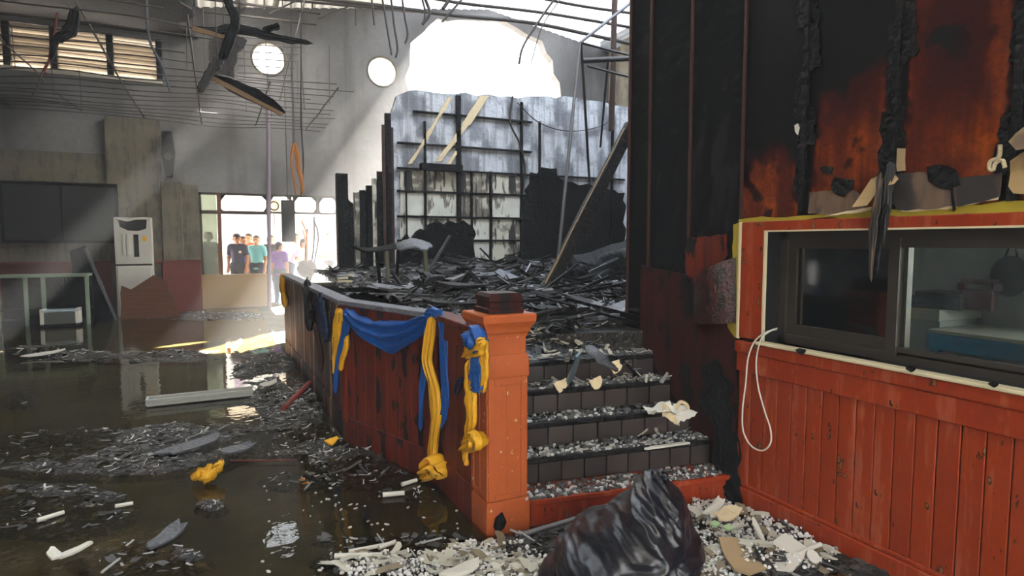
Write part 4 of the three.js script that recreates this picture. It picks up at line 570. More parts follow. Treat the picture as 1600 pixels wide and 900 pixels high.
  flat('wall_remnant', 'patch of unburnt red panelling low on the black wall left of the window', [[1074, 372], [1136, 366], [1140, 395], [1120, 420], [1078, 446], [1072, 410]], M.redDark, 0.012, 2.872, 0.012);
}
single('charred_curtain', loft([[1118, 560], [1122, 620], [1130, 680], [1140, 740], [1152, 806]].map(([x, y]) => onX(x, y, 2.82)), [0.07, 0.1, 0.09, 0.07, 0.05], 0.02, { N: V(-1, 0, 0.5).normalize(), seg: 60, ring: 30, fold: 0.5, k: 7, s: 61, ragged: 0.5 }), M.charDeep, 'black melted curtain hanging at the right end of the stairs', 'curtain');

// ---------- far side of the hall: board, cooler, furniture ----------
{
  const Zw = -16.0, P = (x, y, z = Zw) => onZ(x, y, z);
  { const a = P(3, 380), b = P(183, 288), g = thing('blackboard', 'wide dark board hung on the far wall over the maroon wainscot', 'board', [(a.x + b.x) / 2, a.y, Zw]), w = b.x - a.x, h = b.y - a.y;
    part('surface', span(-w / 2 + 0.05, w / 2 - 0.05, 0.05, h - 0.05, -0.02, 0.02), M.black, g);
    for (const [x0, x1, y0, y1] of [[-w / 2, w / 2, h - 0.06, h], [-w / 2, w / 2, 0, 0.06], [-w / 2, -w / 2 + 0.06, 0.06, h - 0.06], [w / 2 - 0.06, w / 2, 0.06, h - 0.06], [0, 0.03, 0.06, h - 0.06]]) part('frame', span(x0, x1, y0, y1, -0.02, 0.04, 0.005), M.char, g); }
  { const z = -15.3, a = P(184, 482, z), b = P(235, 340, z), w = b.x - a.x, h = b.y, g = thing('air_conditioner', 'melted white floor-standing air conditioner in the far left corner', 'air conditioner', [(a.x + b.x) / 2, 0, z - 0.2]);
    const body = slab([[-w / 2, 0], [w / 2, 0], [w / 2, h], [-w / 2, h]], 0.4, [[[-w / 2 + 0.07, h - 0.05], [w / 2 - 0.07, h - 0.04], [w / 2 - 0.09, h - 0.24], [0.1, h - 0.29], [-0.1, h - 0.28], [-w / 2 + 0.1, h - 0.2]], [[0.0, h - 0.36], [0.1, h - 0.36], [0.1, h - 0.84], [0.0, h - 0.84]]]); part('body', uvm(body.translate(0, 0, -0.2)), M.cooler, g);
    part('inside', span(-w / 2 + 0.03, w / 2 - 0.03, 0.1, h - 0.02, -0.22, 0.05), M.black, g); part('louvre_fin', span(-0.12, -0.06, h - 0.8, h - 0.35, 0.18, 0.23, 0.01), M.cooler, g); part('louvre_fin', span(-0.2, -0.15, h - 0.8, h - 0.35, 0.18, 0.22, 0.01), M.cooler, g);
    part('waist_seam', span(-w / 2, w / 2, h - 1.02, h - 0.99, 0.2, 0.21), M.charMatt, g); part('lower_panel', span(-w / 2 + 0.03, w / 2 - 0.03, 0.1, h - 1.05, 0.2, 0.225, 0.008), M.cooler, g); part('sticker', span(0.17, 0.25, h - 0.5, h - 0.4, 0.2, 0.205), M.gold, g); part('melted_lip', tube([V(-w / 2 + 0.05, h - 0.02, 0.2), V(-0.1, h - 0.07, 0.24), V(0.05, h - 0.03, 0.24), V(w / 2 - 0.05, h - 0.02, 0.2)], 0.03, 24, 7), M.cooler, g); }
  { const z = -14.9, q = (x, y) => { const p = P(x, y, z); return [p.x, y > 475 ? -0.02 : p.y]; };
    single('cardboard_sheet', slab(ragged([q(188, 483), q(190, 446), q(205, 452), q(240, 430), q(262, 440), q(270, 462), q(281, 482)], 0.03, 0.2, 4), 0.05).translate(0, 0, z), M.cardboard, 'torn brown board sheet propped in front of the white cooler', 'board');
    single('leaning_board', slab(ragged([q(112, 392), q(136, 384), q(183, 482), q(120, 486)], 0.02, 0.3, 6), 0.05).translate(0, 0, z + 0.15), M.charMatt, 'dark warped board leaning in front of the far left wall', 'board');
    single('leaning_strip', beam(V(q(137, 388)[0], q(137, 388)[1], z + 0.24), V(q(184, 482)[0], 0, z + 0.24), 0.05, 0.04), M.ashPale, 'pale edge strip sliding down beside the dark leaning board', 'strip'); }
  { const z = -14.4, a = P(-5, 430, z), b = P(140, 430, z), w = b.x - a.x, h = a.y, g = thing('display_counter', 'low dark display counter with a pale green top edge at the left', 'counter', [(a.x + b.x) / 2, 0, z]);
    part('top', span(-w / 2, w / 2, h - 0.05, h, -0.3, 0.2, 0.006), M.greenPale, g); for (const x of [-w / 2, -0.3, w / 2 - 0.75, w / 2 - 0.06]) part('post', span(x, x + 0.06, 0, h - 0.05, 0.1, 0.16), M.greenPale, g);
    part('back_panel', span(-w / 2, w / 2, 0, h - 0.05, -0.28, -0.24), M.char, g); part('shelf', span(-w / 2, w / 2, 0.3, 0.33, -0.24, 0.14), M.char, g); part('base', span(-w / 2, w / 2, 0, 0.12, -0.24, 0.14), M.char, g); }
  { const z = -14.05, a = P(64, 480, z), b = P(124, 459, z), w = b.x - a.x, g = thing('glass_case', 'small pale glass box glinting on the floor before the dark counter', 'box', [(a.x + b.x) / 2, 0.02, z]);
    part('pane', span(-w / 2 + 0.04, w / 2 - 0.04, 0.04, 0.26, 0.12, 0.125), M.glassSmoke, g); part('back', span(-w / 2, w / 2, 0, 0.28, -0.15, -0.13), M.paleBlue, g); for (const s of [-1, 1]) part('end', span(s * (w / 2 - 0.03) - 0.03, s * (w / 2 - 0.03) + 0.03, 0, 0.32, -0.15, 0.14, 0.006), M.bone, g); part('top', span(-w / 2, w / 2, 0.27, 0.3, -0.15, 0.14, 0.005), M.paleBlue, g); part('base', span(-w / 2, w / 2, 0, 0.04, -0.15, 0.14), M.charMatt, g); }
  { const z = -15.8, a = P(264, 277, z), g = thing('wall_speaker', 'burnt tapered loudspeaker high on the pillar between board and entrance', 'loudspeaker', [a.x, a.y, z]);
    const bx = slab([[-0.06, 0], [0.07, 0], [0.14, 0.55], [0.1, 1.0], [-0.1, 1.0], [-0.13, 0.5]], 0.2).translate(0, 0, -0.1); part('cabinet', uvm(bx), M.char, g); part('bracket', span(-0.03, 0.03, 0.4, 0.5, -0.2, -0.08), M.steel, g); const gr = new THREE.CylinderGeometry(0.08, 0.08, 0.02, 20); gr.rotateX(PI / 2); gr.translate(0, 0.45, 0.1); part('grille', gr, M.steel, g); }
  { const z = -15.6, a = P(441, 378, z), b = P(460, 313, z), g = thing('hanging_sign', 'narrow charred box sign hanging in the middle of the entrance', 'sign', [(a.x + b.x) / 2, a.y, z]), w = b.x - a.x, h = b.y - a.y; part('rod', bar(V(0, h, 0), V(0, roofY(a.x) - a.y, 0), 0.012), M.steel, g); part('box', span(-w / 2, w / 2, 0, h, -0.06, 0.06, 0.01), M.charMatt, g); part('hook', bar(V(0, h, 0), V(0, h + 0.35, 0), 0.012), M.steel, g); part('edge', span(-w / 2 - 0.008, -w / 2 + 0.01, 0.02, h - 0.02, 0.02, 0.066), M.char, g); }
  { const b = P(421, 482, -15.4), t = onZ(419, 140, -15.4); single('steel_post', bar(V(b.x, -0.02, b.z), V(t.x, t.y, t.z), 0.045, 10), M.postLilac, 'slim grey steel post standing in front of the entrance', 'post'); }
}
// ---------- burnt remains hanging from the roof ----------
{
  const hang = (o, px, py, z) => { const a = onZ(px, py, z); part('wire', bar(a, V(a.x + 0.02, roofY(a.x) + 0.02, a.z), 0.006, 5), M.steel, o); return o; };
  const L = (l, z) => l.map(([x, y]) => onZ(x, y, z));
  single('hanging_strip', loft(L([[346, -20], [356, 4], [366, 22], [367, 38], [356, 66], [344, 96]], -8), [0.035, 0.06, 0.05, 0.05, 0.055, 0.05], 0.025, { seg: 50, s: 71, N: V(0.3, 0, 1), fold: 0.4 }), M.char, 'long twisted black duct strip hanging from the roof at the upper left', 'strip');
  single('hanging_strip', loft(L([[346, 92], [336, 104], [326, 118], [311, 146]], -8.02), [0.04, 0.055, 0.05, 0.04], 0.03, { seg: 30, s: 72, fold: 0.4 }), M.black, 'black crooked lower end of the duct strip hanging at the upper left', 'strip');
  hang(single('hanging_board', slab(ragged([[326, 66], [350, 50], [386, 64], [372, 84], [366, 122], [350, 116], [330, 108], [326, 88]].map(([x, y]) => { const p = onZ(x, y, -8.6); return [p.x, p.y]; }), 0.02, 0.12, 3), 0.03).translate(0, 0, -8.6), M.hangBrown, 'ragged dark ceiling piece hanging beside the left round window', 'board'), 350, 50, -8.58);
  hang(single('hanging_board', slab(ragged([[330, 116], [346, 120], [372, 128], [404, 140], [426, 156], [446, 176], [440, 180], [412, 168], [372, 150], [344, 132]].map(([x, y]) => { const p = onZ(x, y, -8.2); return [p.x, p.y]; }), 0.012, 0.1, 5), 0.04).translate(0, 0, -8.2), M.charMatt, 'slanted broken board pointing down to the right below the round window', 'board'), 340, 122, -8.18);
  single('bare_batten', beam(onZ(328, 120, -8.1), onZ(441, 179, -8.1), 0.05, 0.03), M.batten, 'pale bare batten along the lower edge of the slanted broken board', 'batten');
  hang(single('hanging_board', loft(L([[300, 44], [340, 48], [375, 44], [410, 54], [450, 62], [489, 68]], -8.4), [0.03, 0.05, 0.065, 0.06, 0.045, 0.03], 0.025, { seg: 50, s: 73, fold: 0.3, N: V(0, 0, 1) }), M.char, 'dark charred plank lying across just above the left round window', 'board'), 375, 44, -8.4);
  hang(single('bare_batten', beam(onZ(300, 44, -8.3), onZ(356, 60, -8.3), 0.05, 0.03), M.batten, 'pale short batten behind the charred plank at the upper left', 'batten'), 302, 44, -8.3);
  single('charred_chip', loft(L([[410, 48], [424, 44], [437, 40]], -8.4), 0.04, 0.03, { seg: 16, s: 74 }), M.char, 'small charred lump on the end of the plank above the round window', 'lump');
  single('hanging_drape', loft(L([[120, 10], [112, 44], [100, 56], [88, 62], [84, 78], [80, 96]], -9), [0.06, 0.07, 0.06, 0.04, 0.02], 0.03, { seg: 40, s: 75 }), M.char, 'black burnt rag hanging in front of the louvre window', 'rag');
  single('hanging_wire', tube(L([[90, 20], [80, 76], [76, 96], [70, 110], [72, 116]], -9), 0.014, 24, 6), M.wireRed, 'reddish wire dangling in front of the louvre window', 'wire');
  single('hanging_wire', tube(L([[76, 96], [68, 108], [62, 126], [58, 138], [50, 150]], -9), 0.008, 24, 6), M.steel, 'thin dark wire dangling below the louvre window', 'wire');
  single('beaded_chain', tube(L([[228, -10], [233, 60], [243, 84], [254, 104], [261, 126], [266, 144]], -9.2), 0.018, 24, 6), M.ashPale, 'pale scorched chain dangling at the right end of the louvre window', 'chain');
  hang(single('hanging_cable', tube(L([[458, 225], [455, 250], [460, 284], [463, 304]], -10.5), 0.018, 40, 6), M.wireTan, 'tan burnt cable hanging straight down above the entrance', 'cable'), 458, 226, -10.5);
  hang(single('hanging_cable', loft(L([[460, 222], [464, 240], [467, 262], [471, 284], [473, 304]], -10.45), [0.02, 0.04, 0.035, 0.03, 0.02], 0.02, { seg: 80, s: 76 }), M.wireTan, 'frayed orange cable bundle hanging above the entrance', 'cable'), 460, 224, -10.45);
  single('hanging_cable', tube(L([[472, -130], [471, 200], [474, 250], [472, 290], [470, 306]], -10.6), 0.012, 40, 6), M.steel, 'dark thin cable hanging beside the orange bundle above the entrance', 'cable');
}
{ // sagging wire grid of the lost lower ceiling
  const g = thing('ceiling_grid', 'sagging wire grid of the burnt lower ceiling under the louvre and round windows', 'ceiling grid'); reseed(501);
  const y0 = (x, z) => 4.32 + 0.06 * (fbm(x * 0.8, z * 0.5, 2, 511) - 0.5) * 3 - 0.25 * sst(-2, -5, x) * sst(-16, -13, z);
  for (let z = -16.1; z < -8.4; z += rr(0.38, 0.5)) { const x0 = -6.5, x1 = z > -11 ? rr(-0.6, 0.7) : rr(1.6, 2.5); if (R() < 0.1) continue; part('rod', tube([...Array(9)].map((_, i) => { const x = lerp(x0, x1, i / 8); return V(x, y0(x, z), z); }), 0.011, 36, 4), M.steel, g); }
  for (let x = -6; x < 2.4; x += 1.15) part('hanger_rod', tube([...Array(7)].map((_, i) => { const z = lerp(-16.1, x > 0 ? -11.6 : -8.6, i / 6); return V(x, y0(x, z) + 0.03, z); }), 0.016, 24, 4), M.steel, g);
  for (let i = 0; i < 14; i++) { const x = rr(-5, 2.2), z = rr(-15.5, -11); part('drop_wire', bar(V(x, y0(x, z), z), V(x + rr(-0.05, 0.05), y0(x, z) + rr(0.5, 1.9), z), 0.007, 4), M.steel, g); }
}
{ // ladder-like lath strip by the round window
  const g = thing('lath_ladder', 'ladder-like strip of thin laths dangling right of the left round window', 'laths'), p = (x, y) => onZ(x, y, -14.6);
  for (let i = 0; i < 9; i++) { const y = 58 + i * 11; part('rung', bar(p(372 - 0 * i, y), p(474 - i * 3.5, y + 5), 0.012, 5), M.steel, g); }
  part('string', bar(p(478, -8), p(437, 158), 0.014, 5), M.steel, g); part('string', bar(p(470, 80), p(476, 172), 0.014, 5), M.steel, g);
}
{ // roof steel
  const rod = (n, l, z, pts, r, m = M.steel, c = 'steel rod') => single(n, pts.length > 2 ? tube(pts.map(([x, y, zz]) => onZ(x, y, zz ?? z)), r, 50, 6) : bar(onZ(...pts[0].slice(0, 2), pts[0][2] ?? z), onZ(...pts[1].slice(0, 2), pts[1][2] ?? z), r, 6), m, l, c);
  rod('purlin', 'lowest long steel purlin sagging across in front of the bright gable opening', -11.8, [[440, -8], [600, 10], [707, 24], [831, 36], [920, 54], [1010, 74]], 0.04);
  rod('purlin', 'second steel purlin crossing above the lowest one at the top right', -12.4, [[640, -10], [707, 3], [848, 20], [1010, 47]], 0.035);
  rod('purlin', 'topmost short steel purlin touching the dark wall at the top', -12.8, [[820, -8], [900, 8], [1010, 24]], 0.035);
  const t = thing('roof_truss', 'light steel roof truss crossing the pale sheets at the top left', 'truss'), q = (x, y) => onZ(x, y, -15.4);
  part('top_chord', bar(q(300, -14), q(660, 20), 0.03), M.steel, t); part('bottom_chord', bar(q(318, -2), q(500, 21), 0.03), M.steel, t);
  for (const [x0, y0, x1, y1] of [[421, 21, 470, -2], [497, 30, 560, 4], [413, -4, 413, 14], [488, 2, 488, 20], [345, 14, 385, -6], [555, 4, 556, 40]]) part('web', bar(q(x0, y0), q(x1, y1), 0.02, 5), M.steel, t);
  part('wall_plate', bar(q(318, 18), q(494, 38), 0.03), M.steel, t);
  rod('ceiling_hanger', 'first bent rod hanging left over the right round window', -9, [[596, -10], [605, 45], [612, 86]], 0.014, M.steel, 'hanger rod');
  rod('ceiling_hanger', 'second bent rod hanging over the right round window with a hooked tip', -9, [[610, -10], [616, 40], [621, 78], [618, 90]], 0.016, M.steel, 'hanger rod');
  rod('ceiling_hanger', 'third rod hanging over the right round window, short with a kinked tip', -9, [[627, -10], [633, 30], [637, 54], [633, 68]], 0.016, M.steel, 'hanger rod');
  rod('ceiling_hanger', 'short stub of rod hanging left of the bent hanger rods', -9, [[580, -8], [583, 20], [585, 39]], 0.014, M.steel, 'hanger rod');
  rod('ceiling_hanger', 'thick kinked steel strap hanging at the top edge of the gable opening', -9, [[661, -10], [671, 21], [660, 38]], 0.024, M.steel, 'hanger rod');
  rod('ceiling_hanger', 'thin steel strap hanging just left of the thick kinked strap', -9, [[657, -10], [664, 18], [662, 36]], 0.016, M.steel, 'hanger rod');
  rod('ceiling_hanger', 'black stub of strap hanging at the very top centre', -9, [[706, -10], [700, 2], [692, 14]], 0.03, M.steel, 'hanger rod');
  rod('sloping_tie', 'straight diagonal tie sloping down left across the gable opening top', -11.6, [[735, -16], [691, 34]], 0.025);
  rod('sloping_tie', 'bent diagonal tie drooping over the middle of the gable opening', -11.4, [[874, -12], [840, 36], [816, 76], [811, 100]], 0.025);
  rod('sloping_tie', 'thin broken tie beside the bent one over the gable opening', -11.4, [[882, -10], [848, 40], [830, 98]], 0.012);
  rod('brace', 'inclined steel brace rising right from the apex of the leaning pole', -9.2, [[986, 4], [906, 67]], 0.03, M.steelPale);
  const pole = (n, l, a, b, r, m) => single(n, bar(a, b, r, 7), m, l, 'pole');
  pole('leaning_pole', 'tall thin leaning pole right of the white wall panels', onY(868, 446, 1.0), onZ(906, 67, -9.2), 0.026, M.steel);
  pole('leaning_pole', 'second thin pole bending down from the same apex', onZ(922, 300, -10.0), onZ(908, 67, -9.2), 0.024, M.steel);
  pole('leaning_pole', 'third thin pole hidden close to the dark wall end', onZ(938, 230, -10.1), onZ(950, 92, -9.4), 0.022, M.steel);
  single('steel_column', bar(onZ(955, 205, -9.6), onZ(961, -20, -9.6), 0.055, 8), M.rust, 'upright steel pipe hanging beside the dark wall end', 'pole');
  rod('bracket_arm', 'thick horizontal bracket arm near the dark wall end', -9.3, [[910, 95], [990, 91]], 0.05, M.steel);
  rod('bracket_arm', 'upper thin bracket arm sloping right to the dark wall end', -9.3, [[908, 67], [990, 88]], 0.022, M.steel);
  rod('bracket_arm', 'lower thin bracket arm sloping right to the dark wall end', -9.3, [[918, 103], [990, 122]], 0.022, M.steel);
  rod('hanging_wire', 'slack wire looping across the grey upper stage wall', -10.45, [[808, 160], [840, 190], [880, 204], [920, 202], [950, 190], [962, 160]], 0.01, M.steel, 'wire');
  rod('bent_pipe', 'thin bent pipe hanging against the grey stage wall', -10.46, [[801, 150], [797, 190], [812, 225], [820, 262], [818, 300]], 0.018, M.steel, 'pipe');
  single('leaning_beam', beam(onY(851, 462, 0.98), onZ(986, 196, -6.3), 0.15, 0.11), M.beamWood, 'heavy charred timber leaning from the stage wreckage up to the dark wall', 'beam');
  single('beam_edge', beam(onY(844, 460, 1.0), onZ(976, 202, -6.28), 0.025, 0.02), M.tan, 'bare splintered edge running up the heavy leaning timber', 'splinter');
}
{ // wrecked stage furniture
  const tb = thing('burnt_table', 'buckled burnt table with a curled top on thin posts at the stage left', 'table'), P = (x, y, z) => onZ(x, y, z);
  part('top', loft([P(546, 383, -7), P(570, 391, -7), P(600, 388, -7), P(625, 385, -7), P(655, 392, -7), P(664, 390, -7)], [0.03, 0.14, 0.18, 0.18, 0.14, 0.04], 0.014, { N: V(0, 1, 0.1), seg: 40, ring: 20, s: 81, fold: 0.4 }), M.charDeep, tb);
  part('top_flap', loft([P(620, 390, -6.8), P(640, 381, -6.8), P(660, 382, -6.8), P(676, 384, -6.8)], [0.06, 0.15, 0.15, 0.04], 0.015, { N: V(0, 1, 0.4), seg: 30, s: 82, fold: 0.4 }), M.ashPale, tb);
  for (const [x0, y0, x1, y1, z] of [[604, 392, 609, 462, -6.7], [588, 390, 596, 455, -7.2], [664, 390, 670, 468, -6.3], [622, 390, 618, 450, -7.2]]) part('leg', beam(P(x0, y0, z), V(P(x1, y1, z).x, 0.92, z), 0.035, 0.03), x0 === 664 || x0 === 604 ? M.olive : M.char, tb);
  const H = (l, z) => l.map(([x, y]) => { const p = onZ(x, y, z); return [p.x, p.y]; });
  single('charred_backdrop', slab(ragged(H([[624, 470], [626, 378], [634, 366], [640, 374], [648, 362], [662, 360], [668, 350], [680, 345], [692, 352], [700, 346], [712, 350], [722, 344], [734, 352], [741, 366], [737, 384], [742, 410], [740, 440], [738, 470]], -9.9), 0.035, 0.1, 8), 0.08).translate(0, 0, -9.9), M.charDeep, 'ragged black remains of a backdrop standing before the pale stage panels', 'backdrop');
  single('leaning_lath', beam(onZ(661, 438, -6.6), onZ(703, 368, -6.6), 0.03, 0.02), M.ashPale, 'pale thin lath sticking up in front of the black backdrop remains', 'lath');
  single('leaning_lath', beam(onZ(640, 446, -7.4), onZ(690, 412, -7.0), 0.03, 0.02), M.ashPale, 'low pale lath crossing behind the burnt table legs', 'lath');
  const fr = thing('collapsed_frame', 'collapsed black folding frame standing as an inverted V on the stage', 'frame'); const F = (x, y, z) => onZ(x, y, z);
  part('leg', beam(F(705, 470, -5.4), F(733, 428, -5.4), 0.07, 0.04), M.char, fr); part('leg', beam(F(733, 426, -5.4), F(768, 462, -5.2), 0.06, 0.04), M.char, fr); part('crossbar', beam(F(716, 458, -5.42), F(752, 446, -5.42), 0.03, 0.03), M.ashPale, fr);
  const hp = thing('wreck_pile', 'heap of bent pale laths on the far right of the stage by the dark wall', 'heap'); reseed(521);
  for (let i = 0; i < 16; i++) { const x = rr(905, 975), y = rr(408, 440), z = rr(-7.6, -7), a = F(x, y, z); part('lath', beam(a, a.clone().add(V(rr(-0.6, 0.6), rr(-0.15, 0.15), rr(-0.2, 0.2))), 0.03, 0.02), i % 3 ? M.char : M.ashPale, hp); }
  part('mound', loft([F(895, 452, -7.6), F(930, 432, -7.6), F(960, 420, -7.6), F(990, 418, -7.6)], [0.25, 0.4, 0.45, 0.4], 0.3, { N: V(0, 1, 0), seg: 30, ring: 24, s: 83, fold: 0.3 }), M.char, hp);
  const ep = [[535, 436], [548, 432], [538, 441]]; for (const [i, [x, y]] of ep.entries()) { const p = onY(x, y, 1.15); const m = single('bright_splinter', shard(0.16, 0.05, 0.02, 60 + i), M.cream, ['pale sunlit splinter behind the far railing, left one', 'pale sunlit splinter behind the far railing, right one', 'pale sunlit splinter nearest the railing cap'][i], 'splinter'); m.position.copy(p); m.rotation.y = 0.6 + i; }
}
// ---------- singled-out pieces on floor and stairs ----------
{
  const on = (name, label, cat, geo, m, px, py, y = 0.01, turn = 0, tilt = 0, tz = 0) => { const p = onY(px, py, y), o = single(name, geo, m, label, cat); o.position.copy(p); o.rotation.set(tilt, turn, tz); return o; };
  const rod = (name, label, a, b, r, m, y0 = 0.02, y1 = 0.02) => single(name, bar(onY(a[0], a[1], y0), onY(b[0], b[1], y1), r, 8, r * 0.9), m, label, 'rod');
  const wp = thing('light_tray', 'long white light-fitting tray lying in the water in the middle of the hall', 'tray'); { const a = onY(230, 630, 0.03), b = onY(395, 613, 0.03), d = b.clone().sub(a), L = d.length(); wp.position.copy(a); wp.rotation.y = Math.atan2(-d.z, d.x); part('tray', span(0, L, -0.02, 0.015, -0.08, 0.08, 0.006), M.tray, wp); part('lip', span(0, L, 0.015, 0.05, 0.065, 0.085, 0.004), M.tray, wp); part('lip', span(0, L, 0.015, 0.05, -0.085, -0.065, 0.004), M.tray, wp); part('end_cap', span(-0.01, 0.01, -0.01, 0.05, -0.08, 0.08, 0.004), M.tray, wp); }
  rod('steel_bar', 'grey steel bar slanting up beside the bin bag from the post foot', [806, 838], [915, 806], 0.014, M.steelPale, 0.02, 0.12);
  rod('plastic_pipe', 'upper white pipe on the floor left of the newel post', [545, 862], [617, 848], 0.011, M.bone); rod('plastic_pipe', 'lower white pipe stub on the floor left of the newel post', [523, 869], [597, 867], 0.014, M.bone);
  rod('plastic_pipe', 'short white pipe elbow lying beside the two white pipes', [592, 856], [618, 846], 0.012, M.bone); rod('plastic_pipe', 'thick short white tube in the water before the stage panel', [598, 773], [632, 770], 0.016, M.bone); rod('plastic_pipe', 'slim curved white tube nearest the yellow puddled tail', [628, 757], [651, 750], 0.014, M.bone);
  rod('plastic_pipe', 'white stick lying in the water at the lower left, middle one', [180, 791], [208, 786], 0.012, M.bone); rod('plastic_pipe', 'white stick lying on the ash at the lower left', [58, 813], [100, 800], 0.013, M.bone); rod('plastic_pipe', 'white bar on the debris along the right wall baseboard', [1246, 866], [1282, 850], 0.012, M.bone, 0.06, 0.07);
  rod('charred_stick', 'black stick poking from the water below the orange slivers', [474, 744], [508, 756], 0.012, M.char, 0.05, 0.01); rod('charred_stick', 'upright black stub standing in the water before the stage panel', [572, 806], [574, 800], 0.02, M.char, -0.01, 0.2);
  rod('red_timber', 'red painted timber lying on the rubble heap by the far stage front', [442, 640], [484, 598], 0.03, M.maroonBright, 0.05, 0.12); rod('cord', 'thin red cord lying on the water at the middle left', [360, 720], [462, 719], 0.006, M.wireRed);
  rod('orange_sliver', 'taller orange sliver standing in the puddle', [469, 750], [475, 748], 0.007, M.wireTan, 0, 0.17); rod('orange_sliver', 'shorter orange sliver leaning in the puddle', [474, 756], [482, 754], 0.007, M.wireTan, 0, 0.13);
  rod('orange_board_scrap', 'orange scrap at the end of the sunlit floor patch', [358, 546], [376, 532], 0.03, M.wireTan);
  { const c = thing('yellow_scrap', 'torn yellow bunting scrap lying on the water at the left', 'cloth'); part('crumple', loft([onY(300, 748, 0.02), onY(314, 742, 0.05), onY(326, 742, 0.06), onY(334, 745, 0.03)], [0.02, 0.05, 0.06, 0.02], [0.015, 0.03, 0.04, 0.015], { N: V(0, 1, 0), seg: 30, ring: 18, s: 91, fold: 0.9 }), M.gold, c); part('twist', loft([onY(328, 738, 0.05), onY(338, 734, 0.08), onY(344, 728, 0.1), onY(346, 722, 0.1)], [0.025, 0.025, 0.02, 0.02], 0.02, { N: V(0, 1, 0), seg: 24, s: 92, fold: 0.8 }), M.gold, c); }
  on('yellow_flake', 'tiny yellow cloth flake on the rubble before the stage panel', 'cloth', shard(0.1, 0.06, 0.01, 93, 0.03), M.gold, 517, 692, 0.05, 0.4, 0.4);
  on('charred_leaf', 'grey spade-shaped char flake leaning on the newel post plinth', 'flake', slab([[0, 0], [0.03, 0.035], [0.035, 0.07], [0.0, 0.115], [-0.03, 0.075], [-0.03, 0.03]], 0.008), M.charMatt, 777, 833, 0.015, -0.4, -0.25, -0.35);
  on('metal_tile', 'grey bent metal sheet lying in the ash at the middle left', 'sheet', shard(0.55, 0.16, 0.01, 94, 0.02), M.ashPale, 300, 697, 0.05, 0.7); on('metal_tile', 'paler bent sheet end beside the grey metal sheet', 'sheet', shard(0.3, 0.14, 0.01, 95, 0.03), M.ashPale, 372, 704, 0.05, 0.6);
  const board = (l, px, py, w, d, s, turn, m = M.bone, y = 0.05, t = 0.1) => on('board_piece', l, 'board piece', shard(w, d, 0.012, s, 0.01), m, px, py, y, turn, t, 0.06);
  board('largest white board piece on the debris right of the bin bag', 1225, 868, 0.3, 0.2, 101, 0.3); board('stained tan board piece under the white one right of the bin bag', 1160, 872, 0.26, 0.2, 102, 1.2, M.tan); board('white board strip at the right wall foot beside the curtain end', 1118, 795, 0.24, 0.07, 103, 0.5); board('cream board slab at the foot of the black melted curtain', 1135, 805, 0.18, 0.1, 104, 0.2, M.tanPale); board('white board flake near the bottom edge left of the bag', 720, 893, 0.2, 0.07, 105, 0.1); board('white board flake in the flooded lower left corner', 115, 863, 0.16, 0.05, 106, 0.5, M.white, 0.01); board('pale board flake beside the lower left puddle', 85, 868, 0.12, 0.05, 107, 2.0, M.bone, 0.02); board('long white splinter at the right wall below the baseboard', 1185, 832, 0.22, 0.03, 108, 1.0, M.bone, 0.07);
  board('white board chip on the heap by the far stage front', 420, 600, 0.2, 0.12, 109, 0.4, M.bone, 0.09); board('white board chip floating at the far left bank', 70, 553, 0.5, 0.14, 110, 0.3, M.white); board('grey wet board piece lying in the water left of the lower middle', 262, 838, 0.24, 0.1, 111, 0.9, M.ashPale, 0.01);
  on('green_chip', 'pale green tile chip on the debris right of the bag, left one', 'chip', span(-0.025, 0.025, 0, 0.012, -0.02, 0.02, 0.003), M.greenChip, 1117, 820, 0.06, 0.3, 0.2); on('green_chip', 'pale green tile chip on the debris right of the bag, right one', 'chip', span(-0.025, 0.025, 0, 0.012, -0.02, 0.02, 0.003), M.greenChip, 1137, 826, 0.06, 0.1, 0.2);
  { const g = new THREE.CylinderGeometry(0.035, 0.035, 0.008, 20); on('white_disc', 'white round lid on the debris by the right wall', 'disc', g, M.bone, 1271, 870, 0.05, 0, 0.7); }
  // stairs
  const st = (px, py, k) => onY(px, py, (k * SH) / 6 + 0.012);
  { const p = st(1042, 660, 3), g = thing('paper_bundle', 'crumpled white papers lying at the right of the third stair tread', 'paper', [p.x, p.y, p.z + 0.02], -0.3); reseed(531);
    const sheetG = (w, h, s, b) => surf(12, 10, (u, v) => V((u - 0.5) * w, 0.02 + b * fbm(u * 3 + s, v * 3, 3, s) + b * 0.7 * u * (1 - v), (v - 0.5) * h));
    part('sheet', sheetG(0.17, 0.13, 541, 0.08).translate(-0.06, 0.02, 0), M.bone, g); part('sheet', sheetG(0.2, 0.13, 545, 0.07).rotateY(0.5).translate(0.05, 0.0, 0.03), M.bone, g); part('sheet', sheetG(0.12, 0.1, 549, 0.09).rotateY(1.2).translate(-0.02, -0.01, 0.07), M.tanPale, g); part('curl', tube([V(0.05, 0.07, -0.03), V(0.09, 0.12, -0.04), V(0.13, 0.1, -0.03), V(0.12, 0.05, 0)], 0.012, 20, 6), M.tanPale, g); }
  { const a = st(886, 598, 4), b = onY(905, 552, 0.92); single('metal_strip', (() => { const g = beam(a.clone().add(V(0, 0.0, 0.02)), b, 0.075, 0.012, 0.4); return g; })(), M.steelBlue, 'blue-grey metal strip leaning over the upper stair nosing', 'strip'); }
  { const a = onY(920, 548, 0.98), b = onY(962, 580, 0.86); single('pale_strip', loft([onY(918, 540, 1.0), onY(935, 556, 0.97), onY(950, 568, 0.93), onY(962, 578, 0.88)], [0.03, 0.05, 0.05, 0.03], 0.012, { N: V(0, 1, 0.4), seg: 24, s: 95 }), M.ashPale, 'pale bent lining strip hanging over the top stair edge', 'strip'); }
